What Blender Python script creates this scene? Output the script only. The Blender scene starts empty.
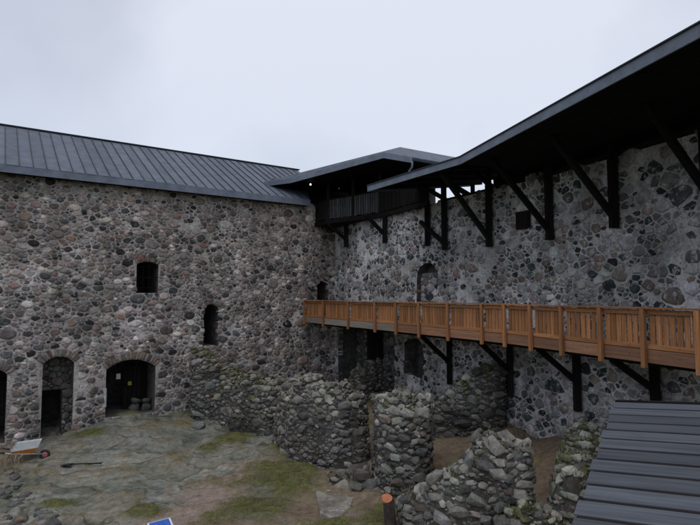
import bpy, bmesh, math, random
import numpy as np
from mathutils import Vector, Matrix, noise as mnoise

# ------------------------------------------------------------------ camera, sky, sun, exposure
SC = bpy.context.scene
COL = SC.collection
ZE = 6.1                                   # eye height above the wheelbarrow's ground
F = 525.0; PITCH = math.atan(32.5 / F)
cam_d = bpy.data.cameras.new('camera'); cam = bpy.data.objects.new('camera', cam_d); COL.objects.link(cam)
cam_d.sensor_width = 36.0; cam_d.lens = 36.0 * F / 700.0; cam_d.clip_end = 2000; cam_d.clip_start = 0.05
cam.location = (0, 0, ZE); cam.rotation_euler = (math.pi / 2 + PITCH, 0, 0)
SC.camera = cam

SUN_EL, SUN_AZ = math.radians(70), math.radians(205)    # azimuth clockwise from +Y
w = bpy.data.worlds.new('World'); SC.world = w; w.use_nodes = True
nt = w.node_tree; nt.nodes.clear()
out = nt.nodes.new('ShaderNodeOutputWorld')
sky = nt.nodes.new('ShaderNodeTexSky'); sky.sky_type = 'NISHITA'; sky.sun_disc = False
sky.sun_elevation = SUN_EL; sky.sun_rotation = SUN_AZ; sky.dust_density = 1.0; sky.air_density = 1.0
bg1 = nt.nodes.new('ShaderNodeBackground'); bg1.inputs[1].default_value = 0.05
nt.links.new(sky.outputs[0], bg1.inputs[0])
tc = nt.nodes.new('ShaderNodeTexCoord')
nz = nt.nodes.new('ShaderNodeTexNoise'); nz.inputs['Scale'].default_value = 1.5; nz.inputs['Detail'].default_value = 5.0
nz.inputs['Roughness'].default_value = 0.45
nt.links.new(tc.outputs['Generated'], nz.inputs['Vector'])
rp = nt.nodes.new('ShaderNodeValToRGB')
rp.color_ramp.elements[0].position = 0.38; rp.color_ramp.elements[0].color = (0.335, 0.335, 0.36, 1)
rp.color_ramp.elements[1].position = 0.62; rp.color_ramp.elements[1].color = (0.58, 0.58, 0.605, 1)
nt.links.new(nz.outputs['Fac'], rp.inputs[0])
bg2 = nt.nodes.new('ShaderNodeBackground'); bg2.inputs[1].default_value = 0.8
sx = nt.nodes.new('ShaderNodeSeparateXYZ'); nt.links.new(tc.outputs['Generated'], sx.inputs[0])
ma = nt.nodes.new('ShaderNodeMath'); ma.operation = 'MULTIPLY_ADD'; ma.use_clamp = False; ma.inputs[1].default_value = .55; ma.inputs[2].default_value = .92
mx = nt.nodes.new('ShaderNodeMath'); mx.operation = 'MAXIMUM'; mx.inputs[1].default_value = 0
nt.links.new(sx.outputs['Z'], mx.inputs[0]); nt.links.new(mx.outputs[0], ma.inputs[0])
vm = nt.nodes.new('ShaderNodeVectorMath'); vm.operation = 'SCALE'; nt.links.new(rp.outputs[0], vm.inputs[0]); nt.links.new(ma.outputs[0], vm.inputs['Scale'])
nt.links.new(vm.outputs[0], bg2.inputs[0])
ad = nt.nodes.new('ShaderNodeAddShader')
nt.links.new(bg1.outputs[0], ad.inputs[0]); nt.links.new(bg2.outputs[0], ad.inputs[1])
nt.links.new(ad.outputs[0], out.inputs['Surface'])

sd = bpy.data.lights.new('sun', 'SUN'); sd.energy = 1.0; sd.angle = math.radians(60); sd.color = (1.0, 0.96, 0.9)
sun = bpy.data.objects.new('sun', sd); COL.objects.link(sun)
sdir = Vector((math.sin(SUN_AZ) * math.cos(SUN_EL), math.cos(SUN_AZ) * math.cos(SUN_EL), math.sin(SUN_EL)))
sun.rotation_euler = sdir.to_track_quat('Z', 'Y').to_euler(); sun.location = (0, 20, 30)
SC.view_settings.view_transform = 'Standard'; SC.view_settings.look = 'None'
SC.view_settings.gamma = 1.0; SC.view_settings.use_curve_mapping = False
SC.view_settings.exposure = 0.28
SC.render.engine = 'CYCLES'
SC.cycles.max_bounces = 6

# ------------------------------------------------------------------ rays through the lens, used to survey real planes
def ray(px, py):
    u = (px - 350) / F; v = (262.5 - py) / F
    return Vector((u, math.cos(PITCH) - v * math.sin(PITCH), math.sin(PITCH) + v * math.cos(PITCH)))
def at_z(px, py, z):
    r = ray(px, py); t = (z - ZE) / r.z
    return Vector((r.x * t, r.y * t, z))
def at_wall(px, py, P, d):
    r = ray(px, py); n = (-d[1], d[0])
    t = (n[0] * P[0] + n[1] * P[1]) / (n[0] * r.x + n[1] * r.y)
    return Vector((r.x * t, r.y * t, ZE + r.z * t))
def to_px(p):
    z = p[2] - ZE
    zc = p[1] * math.cos(PITCH) + z * math.sin(PITCH); yc = -p[1] * math.sin(PITCH) + z * math.cos(PITCH)
    if zc < 0.1: return (-9999, -9999, zc)
    return (350 + F * p[0] / zc, 262.5 - F * yc / zc, zc)
def fbm(x, y, z=0.0, o=4):
    return mnoise.fractal(Vector((x, y, z)), 1.0, 2.0, o)

# ------------------------------------------------------------------ materials
def mat_new(name):
    m = bpy.data.materials.new(name); m.use_nodes = True
    n = m.node_tree; b = n.nodes['Principled BSDF']
    return m, n, b
def mixrgb(n, a, b, fac, mode='MIX'):
    x = n.nodes.new('ShaderNodeMix'); x.data_type = 'RGBA'; x.blend_type = mode
    for s, v in ((0, fac), (6, a), (7, b)):
        if hasattr(v, 'is_output'): n.links.new(v, x.inputs[s])
        else: x.inputs[s].default_value = v
    return x.outputs[2]
def noise_n(n, vec, scale, detail=4, rough=0.6):
    x = n.nodes.new('ShaderNodeTexNoise'); x.inputs['Scale'].default_value = scale
    x.inputs['Detail'].default_value = detail; x.inputs['Roughness'].default_value = rough
    if vec is not None: n.links.new(vec, x.inputs['Vector'])
    return x.outputs['Fac']
def ramp(n, fac, p0, c0, p1, c1):
    x = n.nodes.new('ShaderNodeValToRGB'); e = x.color_ramp.elements
    e[0].position = p0; e[0].color = c0; e[1].position = p1; e[1].color = c1
    n.links.new(fac, x.inputs[0]); return x.outputs[0]
def bump(n, b, h, strength, dist):
    x = n.nodes.new('ShaderNodeBump'); x.inputs['Strength'].default_value = strength; x.inputs['Distance'].default_value = dist
    n.links.new(h, x.inputs['Height']); n.links.new(x.outputs[0], b.inputs['Normal'])
def pos_n(n): return n.nodes.new('ShaderNodeNewGeometry').outputs['Position']
def g4(v): return (v, v, v, 1)

def stain(n, c, p):
    """old run-off stains and damp patches, drawn out downwards"""
    mp = n.nodes.new('ShaderNodeMapping'); mp.inputs['Scale'].default_value = (.9, .9, .16); n.links.new(p, mp.inputs['Vector'])
    c = mixrgb(n, c, ramp(n, noise_n(n, mp.outputs[0], 1.3, 6, .65), .36, (.52, .51, .50, 1), .58, (1.1, 1.1, 1.1, 1)), .75, 'MULTIPLY')
    return mixrgb(n, c, ramp(n, noise_n(n, p, .33, 4, .6), .38, (.68, .68, .66, 1), .62, (1.15, 1.13, 1.12, 1)), .8, 'MULTIPLY')
def stone_material(name, speck=0.6, lichen=None, smear=.56):
    """colour per stone comes from the mesh attribute 'tint'; grain, mineral specks and stains on top"""
    m, n, b = mat_new(name)
    at = n.nodes.new('ShaderNodeAttribute'); at.attribute_name = 'tint'
    p = pos_n(n)
    c = mixrgb(n, at.outputs['Color'], ramp(n, noise_n(n, p, 5, 5, .65), .3, g4(.45), .72, g4(1.5)), speck, 'MULTIPLY')
    c = mixrgb(n, c, ramp(n, noise_n(n, p, 48, 3, .7), .36, g4(.62), .66, g4(1.35)), .8, 'MULTIPLY')
    if lichen:
        c = mixrgb(n, c, lichen, ramp(n, noise_n(n, p, 5.5, 8, .78), smear, g4(0), smear + .1, g4(.85)))
    c = stain(n, c, p); n.links.new(c, b.inputs['Base Color'])
    b.inputs['Roughness'].default_value = .88
    b.inputs['Specular IOR Level'].default_value = .3
    bump(n, b, noise_n(n, p, 16, 8, .72), .8, .035)
    return m
M = {}
M['stone'] = stone_material('wall_stone', .75, (.60, .575, .56, 1), .56)
M['stone_pale'] = stone_material('plastered_wall_stone', .75, (.68, .675, .69, 1), .525)
M['ruin_stone'] = stone_material('ruin_stone', .7, (.30, .305, .275, 1), .60)
def simple(name, col, rough=.8, nscale=None, lo=.6, hi=1.3, bscale=None, bdist=.01, metallic=0.0, spec=.4):
    m, n, b = mat_new(name); p = pos_n(n)
    b.inputs['Roughness'].default_value = rough; b.inputs['Metallic'].default_value = metallic
    b.inputs['Specular IOR Level'].default_value = spec
    if nscale:
        c = mixrgb(n, (*col, 1), ramp(n, noise_n(n, p, nscale, 5, .6), .3, g4(lo), .7, g4(hi)), 1.0, 'MULTIPLY')
        n.links.new(c, b.inputs['Base Color'])
    else: b.inputs['Base Color'].default_value = (*col, 1)
    if bscale: bump(n, b, noise_n(n, p, bscale, 6, .65), .8, bdist)
    return m
def mortar_material(name, c_light, c_dark):
    m, n, b = mat_new(name); p = pos_n(n)
    c = mixrgb(n, (*c_dark, 1), (*c_light, 1), ramp(n, noise_n(n, p, .9, 7, .68), .38, g4(0), .6, g4(1)))
    c = mixrgb(n, c, ramp(n, noise_n(n, p, 14, 5, .7), .3, g4(.55), .7, g4(1.3)), .8, 'MULTIPLY')
    vo = n.nodes.new('ShaderNodeTexVoronoi'); vo.inputs['Scale'].default_value = 13; vo.inputs['Randomness'].default_value = 1.0
    wv = n.nodes.new('ShaderNodeVectorMath'); wv.operation = 'ADD'; nc = n.nodes.new('ShaderNodeTexNoise'); nc.inputs['Scale'].default_value = 5
    n.links.new(p, nc.inputs['Vector']); n.links.new(p, wv.inputs[0]); sc2 = n.nodes.new('ShaderNodeVectorMath'); sc2.operation = 'SCALE'; sc2.inputs['Scale'].default_value = .12
    n.links.new(nc.outputs['Color'], sc2.inputs[0]); n.links.new(sc2.outputs[0], wv.inputs[1]); n.links.new(wv.outputs[0], vo.inputs['Vector'])
    chip = mixrgb(n, g4(0), ramp(n, vo.outputs['Distance'], .30, g4(1), .42, g4(0)), ramp(n, noise_n(n, p, 2.2, 3, .6), .42, g4(0), .56, g4(1)))
    cc_ = mixrgb(n, vo.outputs['Color'], (.14, .13, .125, 1), .88)
    c = mixrgb(n, c, cc_, mixrgb(n, g4(0), chip, .75))
    c = stain(n, c, p); n.links.new(c, b.inputs['Base Color']); b.inputs['Roughness'].default_value = .95
    b.inputs['Specular IOR Level'].default_value = .2
    bump(n, b, noise_n(n, p, 7, 9, .72), 1.0, .08)
    return m
M['mortar_grey'] = mortar_material('mortar_grey', (.68, .64, .62), (.42, .39, .375))
M['mortar_pale'] = mortar_material('mortar_pale', (.78, .77, .79), (.46, .455, .46))
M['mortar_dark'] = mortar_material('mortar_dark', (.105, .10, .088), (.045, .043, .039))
M['inner'] = simple('shade_dark_inner_masonry', (.085, .08, .075), .95, 5, .4, 1.6, 6, .12)  # masonry inside the openings, coloured near black to stand for the shade there
M['moss'] = simple('moss', (.075, .085, .02), .95, 9, .5, 1.5, 40, .02)

def wood_material(name, c0, c1, rough=.7, scale=1.0):
    m, n, b = mat_new(name)
    tc = n.nodes.new('ShaderNodeTexCoord'); mp = n.nodes.new('ShaderNodeMapping')
    oi = n.nodes.new('ShaderNodeObjectInfo')
    mp.inputs['Scale'].default_value = (1.2 * scale, 22 * scale, 22 * scale)
    ad = n.nodes.new('ShaderNodeVectorMath'); ad.operation = 'ADD'
    sc = n.nodes.new('ShaderNodeVectorMath'); sc.operation = 'SCALE'; sc.inputs['Scale'].default_value = 40
    cb = n.nodes.new('ShaderNodeCombineXYZ')
    for i in range(3): n.links.new(oi.outputs['Random'], cb.inputs[i])
    n.links.new(cb.outputs[0], sc.inputs[0]); n.links.new(tc.outputs['Object'], mp.inputs['Vector'])
    n.links.new(mp.outputs[0], ad.inputs[0]); n.links.new(sc.outputs[0], ad.inputs[1])
    g = noise_n(n, ad.outputs[0], 1.0, 6, .65)
    c = mixrgb(n, (*c0, 1), (*c1, 1), ramp(n, g, .35, g4(0), .65, g4(1)))
    c = mixrgb(n, c, ramp(n, oi.outputs['Random'], 0, g4(.68), 1, g4(1.25)), 1.0, 'MULTIPLY')
    # knots and weather stains
    k = noise_n(n, tc.outputs['Object'], 9, 3, .6)
    c = mixrgb(n, c, g4(.35), ramp(n, k, .66, g4(0), .74, g4(.8)), 'MULTIPLY')
    n.links.new(c, b.inputs['Base Color']); b.inputs['Roughness'].default_value = rough
    b.inputs['Specular IOR Level'].default_value = .3
    bump(n, b, g, .4, .004)
    return m
M['larch'] = wood_material('orange_larch', (.235, .10, .04), (.40, .185, .078))
M['larch_dull'] = wood_material('weathered_larch', (.19, .095, .055), (.31, .165, .10))
M['larch_grey'] = wood_material('greyed_larch', (.17, .145, .125), (.26, .22, .185))
M['tar'] = wood_material('tarred_timber', (.009, .007, .007), (.018, .015, .014), .85)
M['tar'].node_tree.nodes['Principled BSDF'].inputs['Specular IOR Level'].default_value = .12
M['grey_board'] = wood_material('grey_board', (.03, .03, .032), (.085, .085, .09), .8)
M['roof_board'] = wood_material('painted_roof_board', (.045, .052, .064), (.085, .096, .114), .65)

def metal_material(name, col, rough):
    m, n, b = mat_new(name); p = pos_n(n); oi = n.nodes.new('ShaderNodeObjectInfo')
    c = mixrgb(n, (*col, 1), ramp(n, noise_n(n, p, 2.2, 6, .65), .3, g4(.75), .7, g4(1.25)), 1.0, 'MULTIPLY')
    c = mixrgb(n, c, ramp(n, oi.outputs['Random'], 0, g4(.86), 1, g4(1.12)), 1.0, 'MULTIPLY')
    n.links.new(c, b.inputs['Base Color'])
    b.inputs['Roughness'].default_value = rough; b.inputs['Specular IOR Level'].default_value = .16
    bump(n, b, noise_n(n, p, 1.4, 3, .5), .25, .02)
    return m
M['sheet'] = metal_material('grey_sheet_metal', (.098, .114, .145), .58)
M['fascia'] = metal_material('blue_grey_fascia', (.15, .175, .22), .55)
M['seam'] = metal_material('dark_seam', (.035, .04, .05), .6)

# ------------------------------------------------------------------ object helpers
def link(name, verts, faces, mat, parent=None, loc=None, smooth=False, tint=None):
    me = bpy.data.meshes.new(name)
    if loc is not None:
        verts = [(v[0] - loc[0], v[1] - loc[1], v[2] - loc[2]) for v in verts]
    me.from_pydata([tuple(v) for v in verts], [], faces)
    me.materials.append(mat)
    if smooth: me.polygons.foreach_set('use_smooth', [True] * len(me.polygons))
    if tint is not None:
        a = me.attributes.new('tint', 'FLOAT_COLOR', 'POINT'); a.data.foreach_set('color', np.asarray(tint, np.float32).ravel())
    o = bpy.data.objects.new(name, me); COL.objects.link(o)
    if loc is not None: o.location = loc
    if parent is not None: attach(o, parent)
    return o
def attach(o, parent):
    o.parent = parent
    o.matrix_parent_inverse = Matrix.Translation(-Vector(parent.location))
def thing(name, label, cat, loc=(0, 0, 0), group=None):
    o = bpy.data.objects.new(name, None); COL.objects.link(o); o.location = loc; o.empty_display_size = .3
    o['label'] = label; o['category'] = cat; o['kind'] = 'thing'
    if group: o['group'] = group
    return o
def tag(o, label, cat, group=None):
    o['label'] = label; o['category'] = cat; o['kind'] = 'thing'
    if group: o['group'] = group
BOXF = [(0, 1, 2, 3), (7, 6, 5, 4), (0, 4, 5, 1), (1, 5, 6, 2), (2, 6, 7, 3), (3, 7, 4, 0)]
def beam(name, p0, p1, wd, ht, mat, parent=None, up=(0, 0, 1), bevel=.006):
    """a squared timber from p0 to p1, wd across, ht along 'up', grain along its length"""
    p0 = Vector(p0); p1 = Vector(p1); x = (p1 - p0); L = x.length; x.normalize()
    up = Vector(up); y = up.cross(x)
    if y.length < 1e-4: y = Vector((0, 1, 0)).cross(x)
    y.normalize(); z = x.cross(y)
    a, b, c = L / 2, wd / 2, ht / 2
    bm = bmesh.new()
    vs = [bm.verts.new(v) for v in ((-a, -b, -c), (a, -b, -c), (a, b, -c), (-a, b, -c), (-a, -b, c), (a, -b, c), (a, b, c), (-a, b, c))]
    for f in ((3, 2, 1, 0), (4, 5, 6, 7), (0, 1, 5, 4), (1, 2, 6, 5), (2, 3, 7, 6), (3, 0, 4, 7)): bm.faces.new([vs[i] for i in f])
    if bevel: bmesh.ops.bevel(bm, geom=bm.edges[:], offset=min(bevel, b * .4, c * .4), segments=1, affect='EDGES')
    me = bpy.data.meshes.new(name); bm.to_mesh(me); bm.free(); me.materials.append(mat)
    o = bpy.data.objects.new(name, me); COL.objects.link(o)
    R = Matrix((x, y, z)).transposed().to_4x4()
    o.matrix_basis = Matrix.Translation((p0 + p1) / 2) @ R
    if parent is not None: attach(o, parent)
    return o
def prism(name, poly, lo, hi, mat, parent=None):
    """poly: plan points (x,y); lo/hi: constant or list of heights"""
    n = len(poly)
    lo = lo if isinstance(lo, (list, tuple)) else [lo] * n; hi = hi if isinstance(hi, (list, tuple)) else [hi] * n
    v = [(p[0], p[1], l) for p, l in zip(poly, lo)] + [(p[0], p[1], h) for p, h in zip(poly, hi)]
    f = [tuple(range(n))[::-1], tuple(range(n, 2 * n))] + [(i, (i + 1) % n, n + (i + 1) % n, n + i) for i in range(n)]
    o = link(name, v, f, mat, parent)
    bm = bmesh.new(); bm.from_mesh(o.data); bmesh.ops.recalc_face_normals(bm, faces=bm.faces[:]); bm.to_mesh(o.data); bm.free()
    return o
def tube(name, pts, rad, mat, parent=None, seg=10, caps=True, smooth=True):
    pts = [Vector(p) for p in pts]; rad = rad if isinstance(rad, (list, tuple)) else [rad] * len(pts)
    V, Fc = [], []
    for i, p in enumerate(pts):
        t = (pts[min(i + 1, len(pts) - 1)] - pts[max(i - 1, 0)]).normalized()
        a = Vector((0, 0, 1)) if abs(t.z) < .9 else Vector((1, 0, 0))
        u = t.cross(a).normalized(); v = t.cross(u)
        for k in range(seg):
            q = 2 * math.pi * k / seg; V.append(p + rad[i] * (math.cos(q) * u + math.sin(q) * v))
    for i in range(len(pts) - 1):
        for k in range(seg):
            k2 = (k + 1) % seg; Fc.append((i * seg + k, i * seg + k2, (i + 1) * seg + k2, (i + 1) * seg + k))
    if caps:
        Fc.append(tuple(range(seg))[::-1]); Fc.append(tuple(range((len(pts) - 1) * seg, len(pts) * seg)))
    return link(name, V, Fc, mat, parent, smooth=smooth)

# ------------------------------------------------------------------ plan of the place (metres, eye at the origin in plan)
LP = Vector((-2.42, 28.25)); LD = Vector((11.4, 7.79)).normalized(); LN = Vector((LD.y, -LD.x))        # long wall with the doorways
G0 = Vector((-2.51, 28.2)); G1 = Vector((4.55, 15.95)); G2 = Vector((6.73, 10.2))                    # outer edge of the gallery
DA = (G1 - G0).normalized(); DB = (G2 - G1).normalized()
NA = Vector((DA.y, -DA.x)); NB = Vector((DB.y, -DB.x))                                                   # towards the courtyard
GW = 2.0
def isect(P, d, Q, e):
    den = d.x * e.y - d.y * e.x; t = ((Q.x - P.x) * e.y - (Q.y - P.y) * e.x) / den
    return P + d * t
C0 = isect(LP, LD, G0 - NA * GW, DA); C1 = isect(G0 - NA * GW, DA, G2 - NB * GW, DB)

# ------------------------------------------------------------------ ground
GC = []
def gp(px, py, z): p = at_z(px, py, z); GC.append((p.x, p.y, z))
for q in ((25, 462, 0), (0, 525, -.15), (150, 525, 0), (300, 525, .15), (400, 525, .3), (540, 525, .7), (285, 455, .45), (360, 472, .5),
          (367, 495, .4), (440, 480, .75), (240, 428, .45), (185, 412, .72), (285, 428, .6), (440, 445, 1.15), (375, 405, .9), (570, 520, 1.0),
          (330, 500, .25), (120, 470, .1), (100, 440, .35), (200, 470, .15), (480, 470, .9)): gp(*q)
for px, py in ((55, 441), (80, 428), (106, 415), (130, 413), (154, 414), (180, 412), (20, 446)):
    p = at_wall(px, py, LP, LD); GC.append((p.x, p.y, p.z))
for px, py in ((340, 398), (397, 402)):
    p = at_wall(px, py, C0, DA); GC.append((p.x, p.y, p.z))
GC.append((5.0, 18.6, 1.8)); GC.append((4.2, 19.8, 1.6))
for px, py in ((540, 440), (585, 432)):
    p = at_wall(px, py, C1, DB); GC.append((p.x, p.y, p.z))
GC += [(8.5, 10, 1.8), (7, 5, 1.6), (2, 6, .6), (-4, 6, .0), (-12, 8, -.3), (-18, 15, -.3), (-5.0, 25.8, .7), (0, 0, .5)]
GA = np.array(GC)
def rbf_fit(A):
    d = np.sqrt(((A[:, None, :2] - A[None, :, :2]) ** 2).sum(-1)); n = len(A)
    K = np.zeros((n + 3, n + 3)); K[:n, :n] = d + np.eye(n) * -.6; K[:n, n] = 1; K[:n, n + 1:] = A[:, :2]
    K[n, :n] = 1; K[n + 1:, :n] = A[:, :2].T
    return np.linalg.solve(K, np.concatenate([A[:, 2], [0, 0, 0]]))
GWt = rbf_fit(GA)
def ground_arr(X, Y):
    X = np.asarray(X, float); Y = np.asarray(Y, float)
    d = np.sqrt((X[..., None] - GA[:, 0]) ** 2 + (Y[..., None] - GA[:, 1]) ** 2)
    z = d @ GWt[:-3] + GWt[-3] + GWt[-2] * X + GWt[-1] * Y
    return np.clip(z, -.6, 2.3)
def ground(x, y): return float(ground_arr(np.array([x]), np.array([y]))[0])

# patches of the ground: (px, py, radius along x, along y in m, kind)
PATCH = []
def patch(px, py, a, b, kind):
    p = at_z(px, py, .35); PATCH.append((p.x, p.y, a, b, kind))
for q in ((212, 430, .55, .9, 'pale'), (252, 448, .6, .9, 'pale'), (200, 455, 1.3, 1.0, 'pale'), (30, 500, 1.5, .7, 'pale'), (140, 440, 1.5, .6, 'pale'),
          (280, 475, 1.5, 1.9, 'moss'), (305, 455, 1.3, 1.0, 'moss'), (250, 500, 1.2, 1.0, 'moss'), (190, 418, 1.5, .8, 'moss'), (235, 440, 1.0, .9, 'moss'),
          (210, 448, .5, .9, 'moss'), (85, 437, .9, .35, 'moss'), (120, 425, .8, .3, 'moss'), (380, 515, .9, 1.0, 'moss'), (350, 440, 1.0, .8, 'moss'), (375, 405, 1.2, 1.8, 'moss'),
          (445, 445, .9, 1.0, 'moss'), (330, 520, .8, .5, 'moss'), (150, 500, .8, .5, 'moss'), (60, 490, .7, .4, 'moss'),
          (258, 463, .9, .7, 'path'), (240, 474, 1.1, .8, 'path'), (215, 487, 1.4, .9, 'path'), (195, 503, 1.8, 1.0, 'path'), (180, 525, 2.0, 1.0, 'path'), (235, 515, 1.3, .6, 'soil'), (345, 515, .6, .6, 'path'),
          (520, 470, 2.2, 3.4, 'soil'), (545, 500, 1.6, 2.4, 'soil'), (470, 440, 1.2, 1.2, 'soil'), (380, 420, 1.0, 1.2, 'soil'), (310, 505, 1.0, .5, 'soil')): patch(*q)
def axis(lo, hi, step, far):
    a = list(np.arange(lo, hi + 1e-6, step)); x = hi; s = step
    while x < far: s *= 1.6; x += s; a.append(x)
    x = lo; s = step
    while x > -far: s *= 1.6; x -= s; a.insert(0, x)
    return np.array(a)
gx = axis(-15, 9, .11, 400); gy = axis(9, 30, .11, 400)
GX, GY = np.meshgrid(gx, gy)
GZ = ground_arr(GX, GY)
far = np.clip((np.maximum(np.abs(GX + 3) - 14, np.abs(GY - 17) - 16)) / 20, 0, 1); GZ = GZ * (1 - far) + (-.5) * far
wts = {k: np.zeros_like(GX) for k in ('moss', 'path', 'soil', 'pale')}
for x, y, a, b, k in PATCH:
    wts[k] = np.maximum(wts[k], 1.25 - np.sqrt(((GX - x) / a) ** 2 + ((GY - y) / b) ** 2))
nv = GX.size; fx = GX.ravel(); fy = GY.ravel(); N1 = np.zeros(nv); N2 = np.zeros(nv); N3 = np.zeros(nv); N4 = np.zeros(nv); N5 = np.zeros(nv)
inner = (fx > -15.5) & (fx < 9.5) & (fy > 8.5) & (fy < 30.5)
for i in np.nonzero(inner)[0]:
    x, y = fx[i], fy[i]
    N1[i] = fbm(x * .9, y * .9, 3, 5); N2[i] = fbm(x * 3.1, y * 3.1, 9, 4)
    # layered bedrock: tilted joints
    q = x * .45 + y * .9 + .5 * N1[i]
    N3[i] = abs(mnoise.noise(Vector((q * .8, (x - y * .4) * .22, 5)))); N4[i] = mnoise.noise(Vector((x * .5, y * .5, 21)))
    q = (x * -.35 + y * .95) * .55 + .9 * N1[i]; N5[i] = q - math.floor(q)
shp = GX.shape; N1 = N1.reshape(shp); N2 = N2.reshape(shp); N3 = N3.reshape(shp); N4 = N4.reshape(shp); N5 = N5.reshape(shp)
rockness = np.clip((-GX - 1.2 + N4) / 1.5, 0, 1)
for k in wts: wts[k] = np.clip(wts[k] * (1.9 if k == 'path' else 1.45) + N1 * .95 + N2 * .5 - (.08 if k == 'moss' else 0), 0, 1) * (wts[k] > -.4)
soft = np.clip(wts['moss'] + wts['path'] + wts['soil'], 0, 1)
crack = np.clip(1 - N3 / .06, 0, 1)
GZ = GZ + inner.reshape(shp) * (rockness * (1 - soft) * (N1 * .09 + N2 * .025 - crack * .06 - .045 * np.where(N5 < .88, N5 / .88, (1 - N5) / .12)) + soft * (N1 * .03 + N2 * .018) + (1 - rockness) * N1 * .05 + wts['moss'] * .03 + wts['pale'] * np.clip(.10 + N1 * .12, 0, .3) * (1 - soft * .7))
def mixc(c, c2, wgt): return c * (1 - wgt[..., None]) + np.array(c2) * wgt[..., None]
rock_c = np.array((.155, .167, .153)) * np.clip(1 + N1 * .35 + N2 * .22, .35, 1.7)[..., None]
rock_c = mixc(rock_c, (.26, .235, .19), np.clip(N4 * 1.4 + N2 * .5, 0, .5))
rock_c = mixc(rock_c, (.035, .037, .030), crack * .8)
rock_c = mixc(rock_c, (.10, .098, .05), np.clip((N5 - .78) * 5, 0, 1) * np.clip(.5 + N2, 0, 1) * .7)
earth = np.array((.16, .125, .088)) * np.clip(1 + N2 * .4 + N1 * .2, .4, 1.6)[..., None]
rock_c = mixc(rock_c, (.215, .222, .208), wts['pale'] * .8)
col = rock_c * rockness[..., None] + earth * (1 - rockness[..., None])
col = mixc(col, (.215, .168, .14), wts['path']); col = mixc(col, (.145, .105, .072), wts['soil'] * .9)
mossc = np.array((.082, .082, .029)) * np.clip(1 + N2 * .55 + N1 * .25, .4, 1.7)[..., None]
wm = wts['moss'][..., None]; col = col * (1 - wm) + mossc * wm
outer = ~inner.reshape(shp); col[outer] = (.06, .075, .03)
ny_, nx_ = shp
idx = np.arange(nv).reshape(shp)
quads = np.stack([idx[:-1, :-1], idx[:-1, 1:], idx[1:, 1:], idx[1:, :-1]], -1).reshape(-1, 4)
me = bpy.data.meshes.new('ground')
me.from_pydata(np.stack([fx, fy, GZ.ravel()], -1).tolist(), [], quads.tolist())
me.polygons.foreach_set('use_smooth', [True] * len(me.polygons))
a = me.attributes.new('tint', 'FLOAT_COLOR', 'POINT'); a.data.foreach_set('color', np.concatenate([np.clip(col, .01, 1), (rockness * (1 - soft))[..., None]], -1).astype(np.float32).ravel())
gm, n, b = mat_new('bedrock_and_soil'); p = pos_n(n)
at = n.nodes.new('ShaderNodeAttribute'); at.attribute_name = 'tint'
c = mixrgb(n, at.outputs['Color'], ramp(n, noise_n(n, p, 6, 8, .7), .3, g4(.55), .7, g4(1.45)), .9, 'MULTIPLY')
c = mixrgb(n, c, ramp(n, noise_n(n, p, 38, 4, .7), .35, g4(.6), .65, g4(1.35)), .7, 'MULTIPLY')
mp = n.nodes.new('ShaderNodeMapping'); mp.inputs['Rotation'].default_value = (0, 0, math.radians(-20)); mp.inputs['Scale'].default_value = (.9, 3.6, 2); n.links.new(p, mp.inputs['Vector'])
streak = noise_n(n, mp.outputs[0], 1.5, 9, .72)
c2 = mixrgb(n, c, ramp(n, streak, .34, (.74, .72, .67, 1), .64, (1.15, 1.15, 1.14, 1)), 1.0, 'MULTIPLY')
c2 = mixrgb(n, c2, (.17, .15, .09, 1), ramp(n, noise_n(n, p, 1.3, 7, .7), .58, g4(0), .68, g4(.5)))
wn = n.nodes.new('ShaderNodeTexNoise'); wn.inputs['Scale'].default_value = .55; wn.inputs['Detail'].default_value = 5; n.links.new(p, wn.inputs['Vector'])
w1 = n.nodes.new('ShaderNodeVectorMath'); w1.operation = 'SCALE'; w1.inputs['Scale'].default_value = 2.2; n.links.new(wn.outputs['Color'], w1.inputs[0])
w2 = n.nodes.new('ShaderNodeVectorMath'); w2.operation = 'ADD'; n.links.new(p, w2.inputs[0]); n.links.new(w1.outputs[0], w2.inputs[1])
m2 = n.nodes.new('ShaderNodeMapping'); m2.inputs['Rotation'].default_value = (0, 0, math.radians(-24)); m2.inputs['Scale'].default_value = (.32, .75, .01); n.links.new(w2.outputs[0], m2.inputs['Vector'])
ve = n.nodes.new('ShaderNodeTexVoronoi'); ve.feature = 'DISTANCE_TO_EDGE'; ve.inputs['Scale'].default_value = 1.0; n.links.new(m2.outputs[0], ve.inputs['Vector'])
vc = n.nodes.new('ShaderNodeTexVoronoi'); vc.inputs['Scale'].default_value = 1.0; n.links.new(m2.outputs[0], vc.inputs['Vector'])
ckm = ramp(n, ve.outputs['Distance'], .006, g4(1), .035, g4(0))
sepv = n.nodes.new('ShaderNodeSeparateColor'); n.links.new(vc.outputs['Color'], sepv.inputs[0])
c2 = mixrgb(n, c2, ramp(n, sepv.outputs[0], 0, (.72, .72, .66, 1), 1, (1.22, 1.22, 1.22, 1)), 1.0, 'MULTIPLY')
c2 = mixrgb(n, c2, (.055, .055, .03, 1), mixrgb(n, g4(0), ckm, ramp(n, noise_n(n, p, 1.1, 3, .6), .4, g4(.25), .6, g4(.95))))
c = mixrgb(n, c, c2, at.outputs['Alpha'])
n.links.new(c, b.inputs['Base Color']); b.inputs['Roughness'].default_value = .85; b.inputs['Specular IOR Level'].default_value = .3
hs = n.nodes.new('ShaderNodeMath'); hs.operation = 'MULTIPLY_ADD'; hs.inputs[1].default_value = .7
n.links.new(streak, hs.inputs[0]); n.links.new(noise_n(n, p, 9, 9, .75), hs.inputs[2])
hc = n.nodes.new('ShaderNodeMath'); hc.operation = 'MULTIPLY_ADD'; hc.inputs[1].default_value = -1.2
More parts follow.
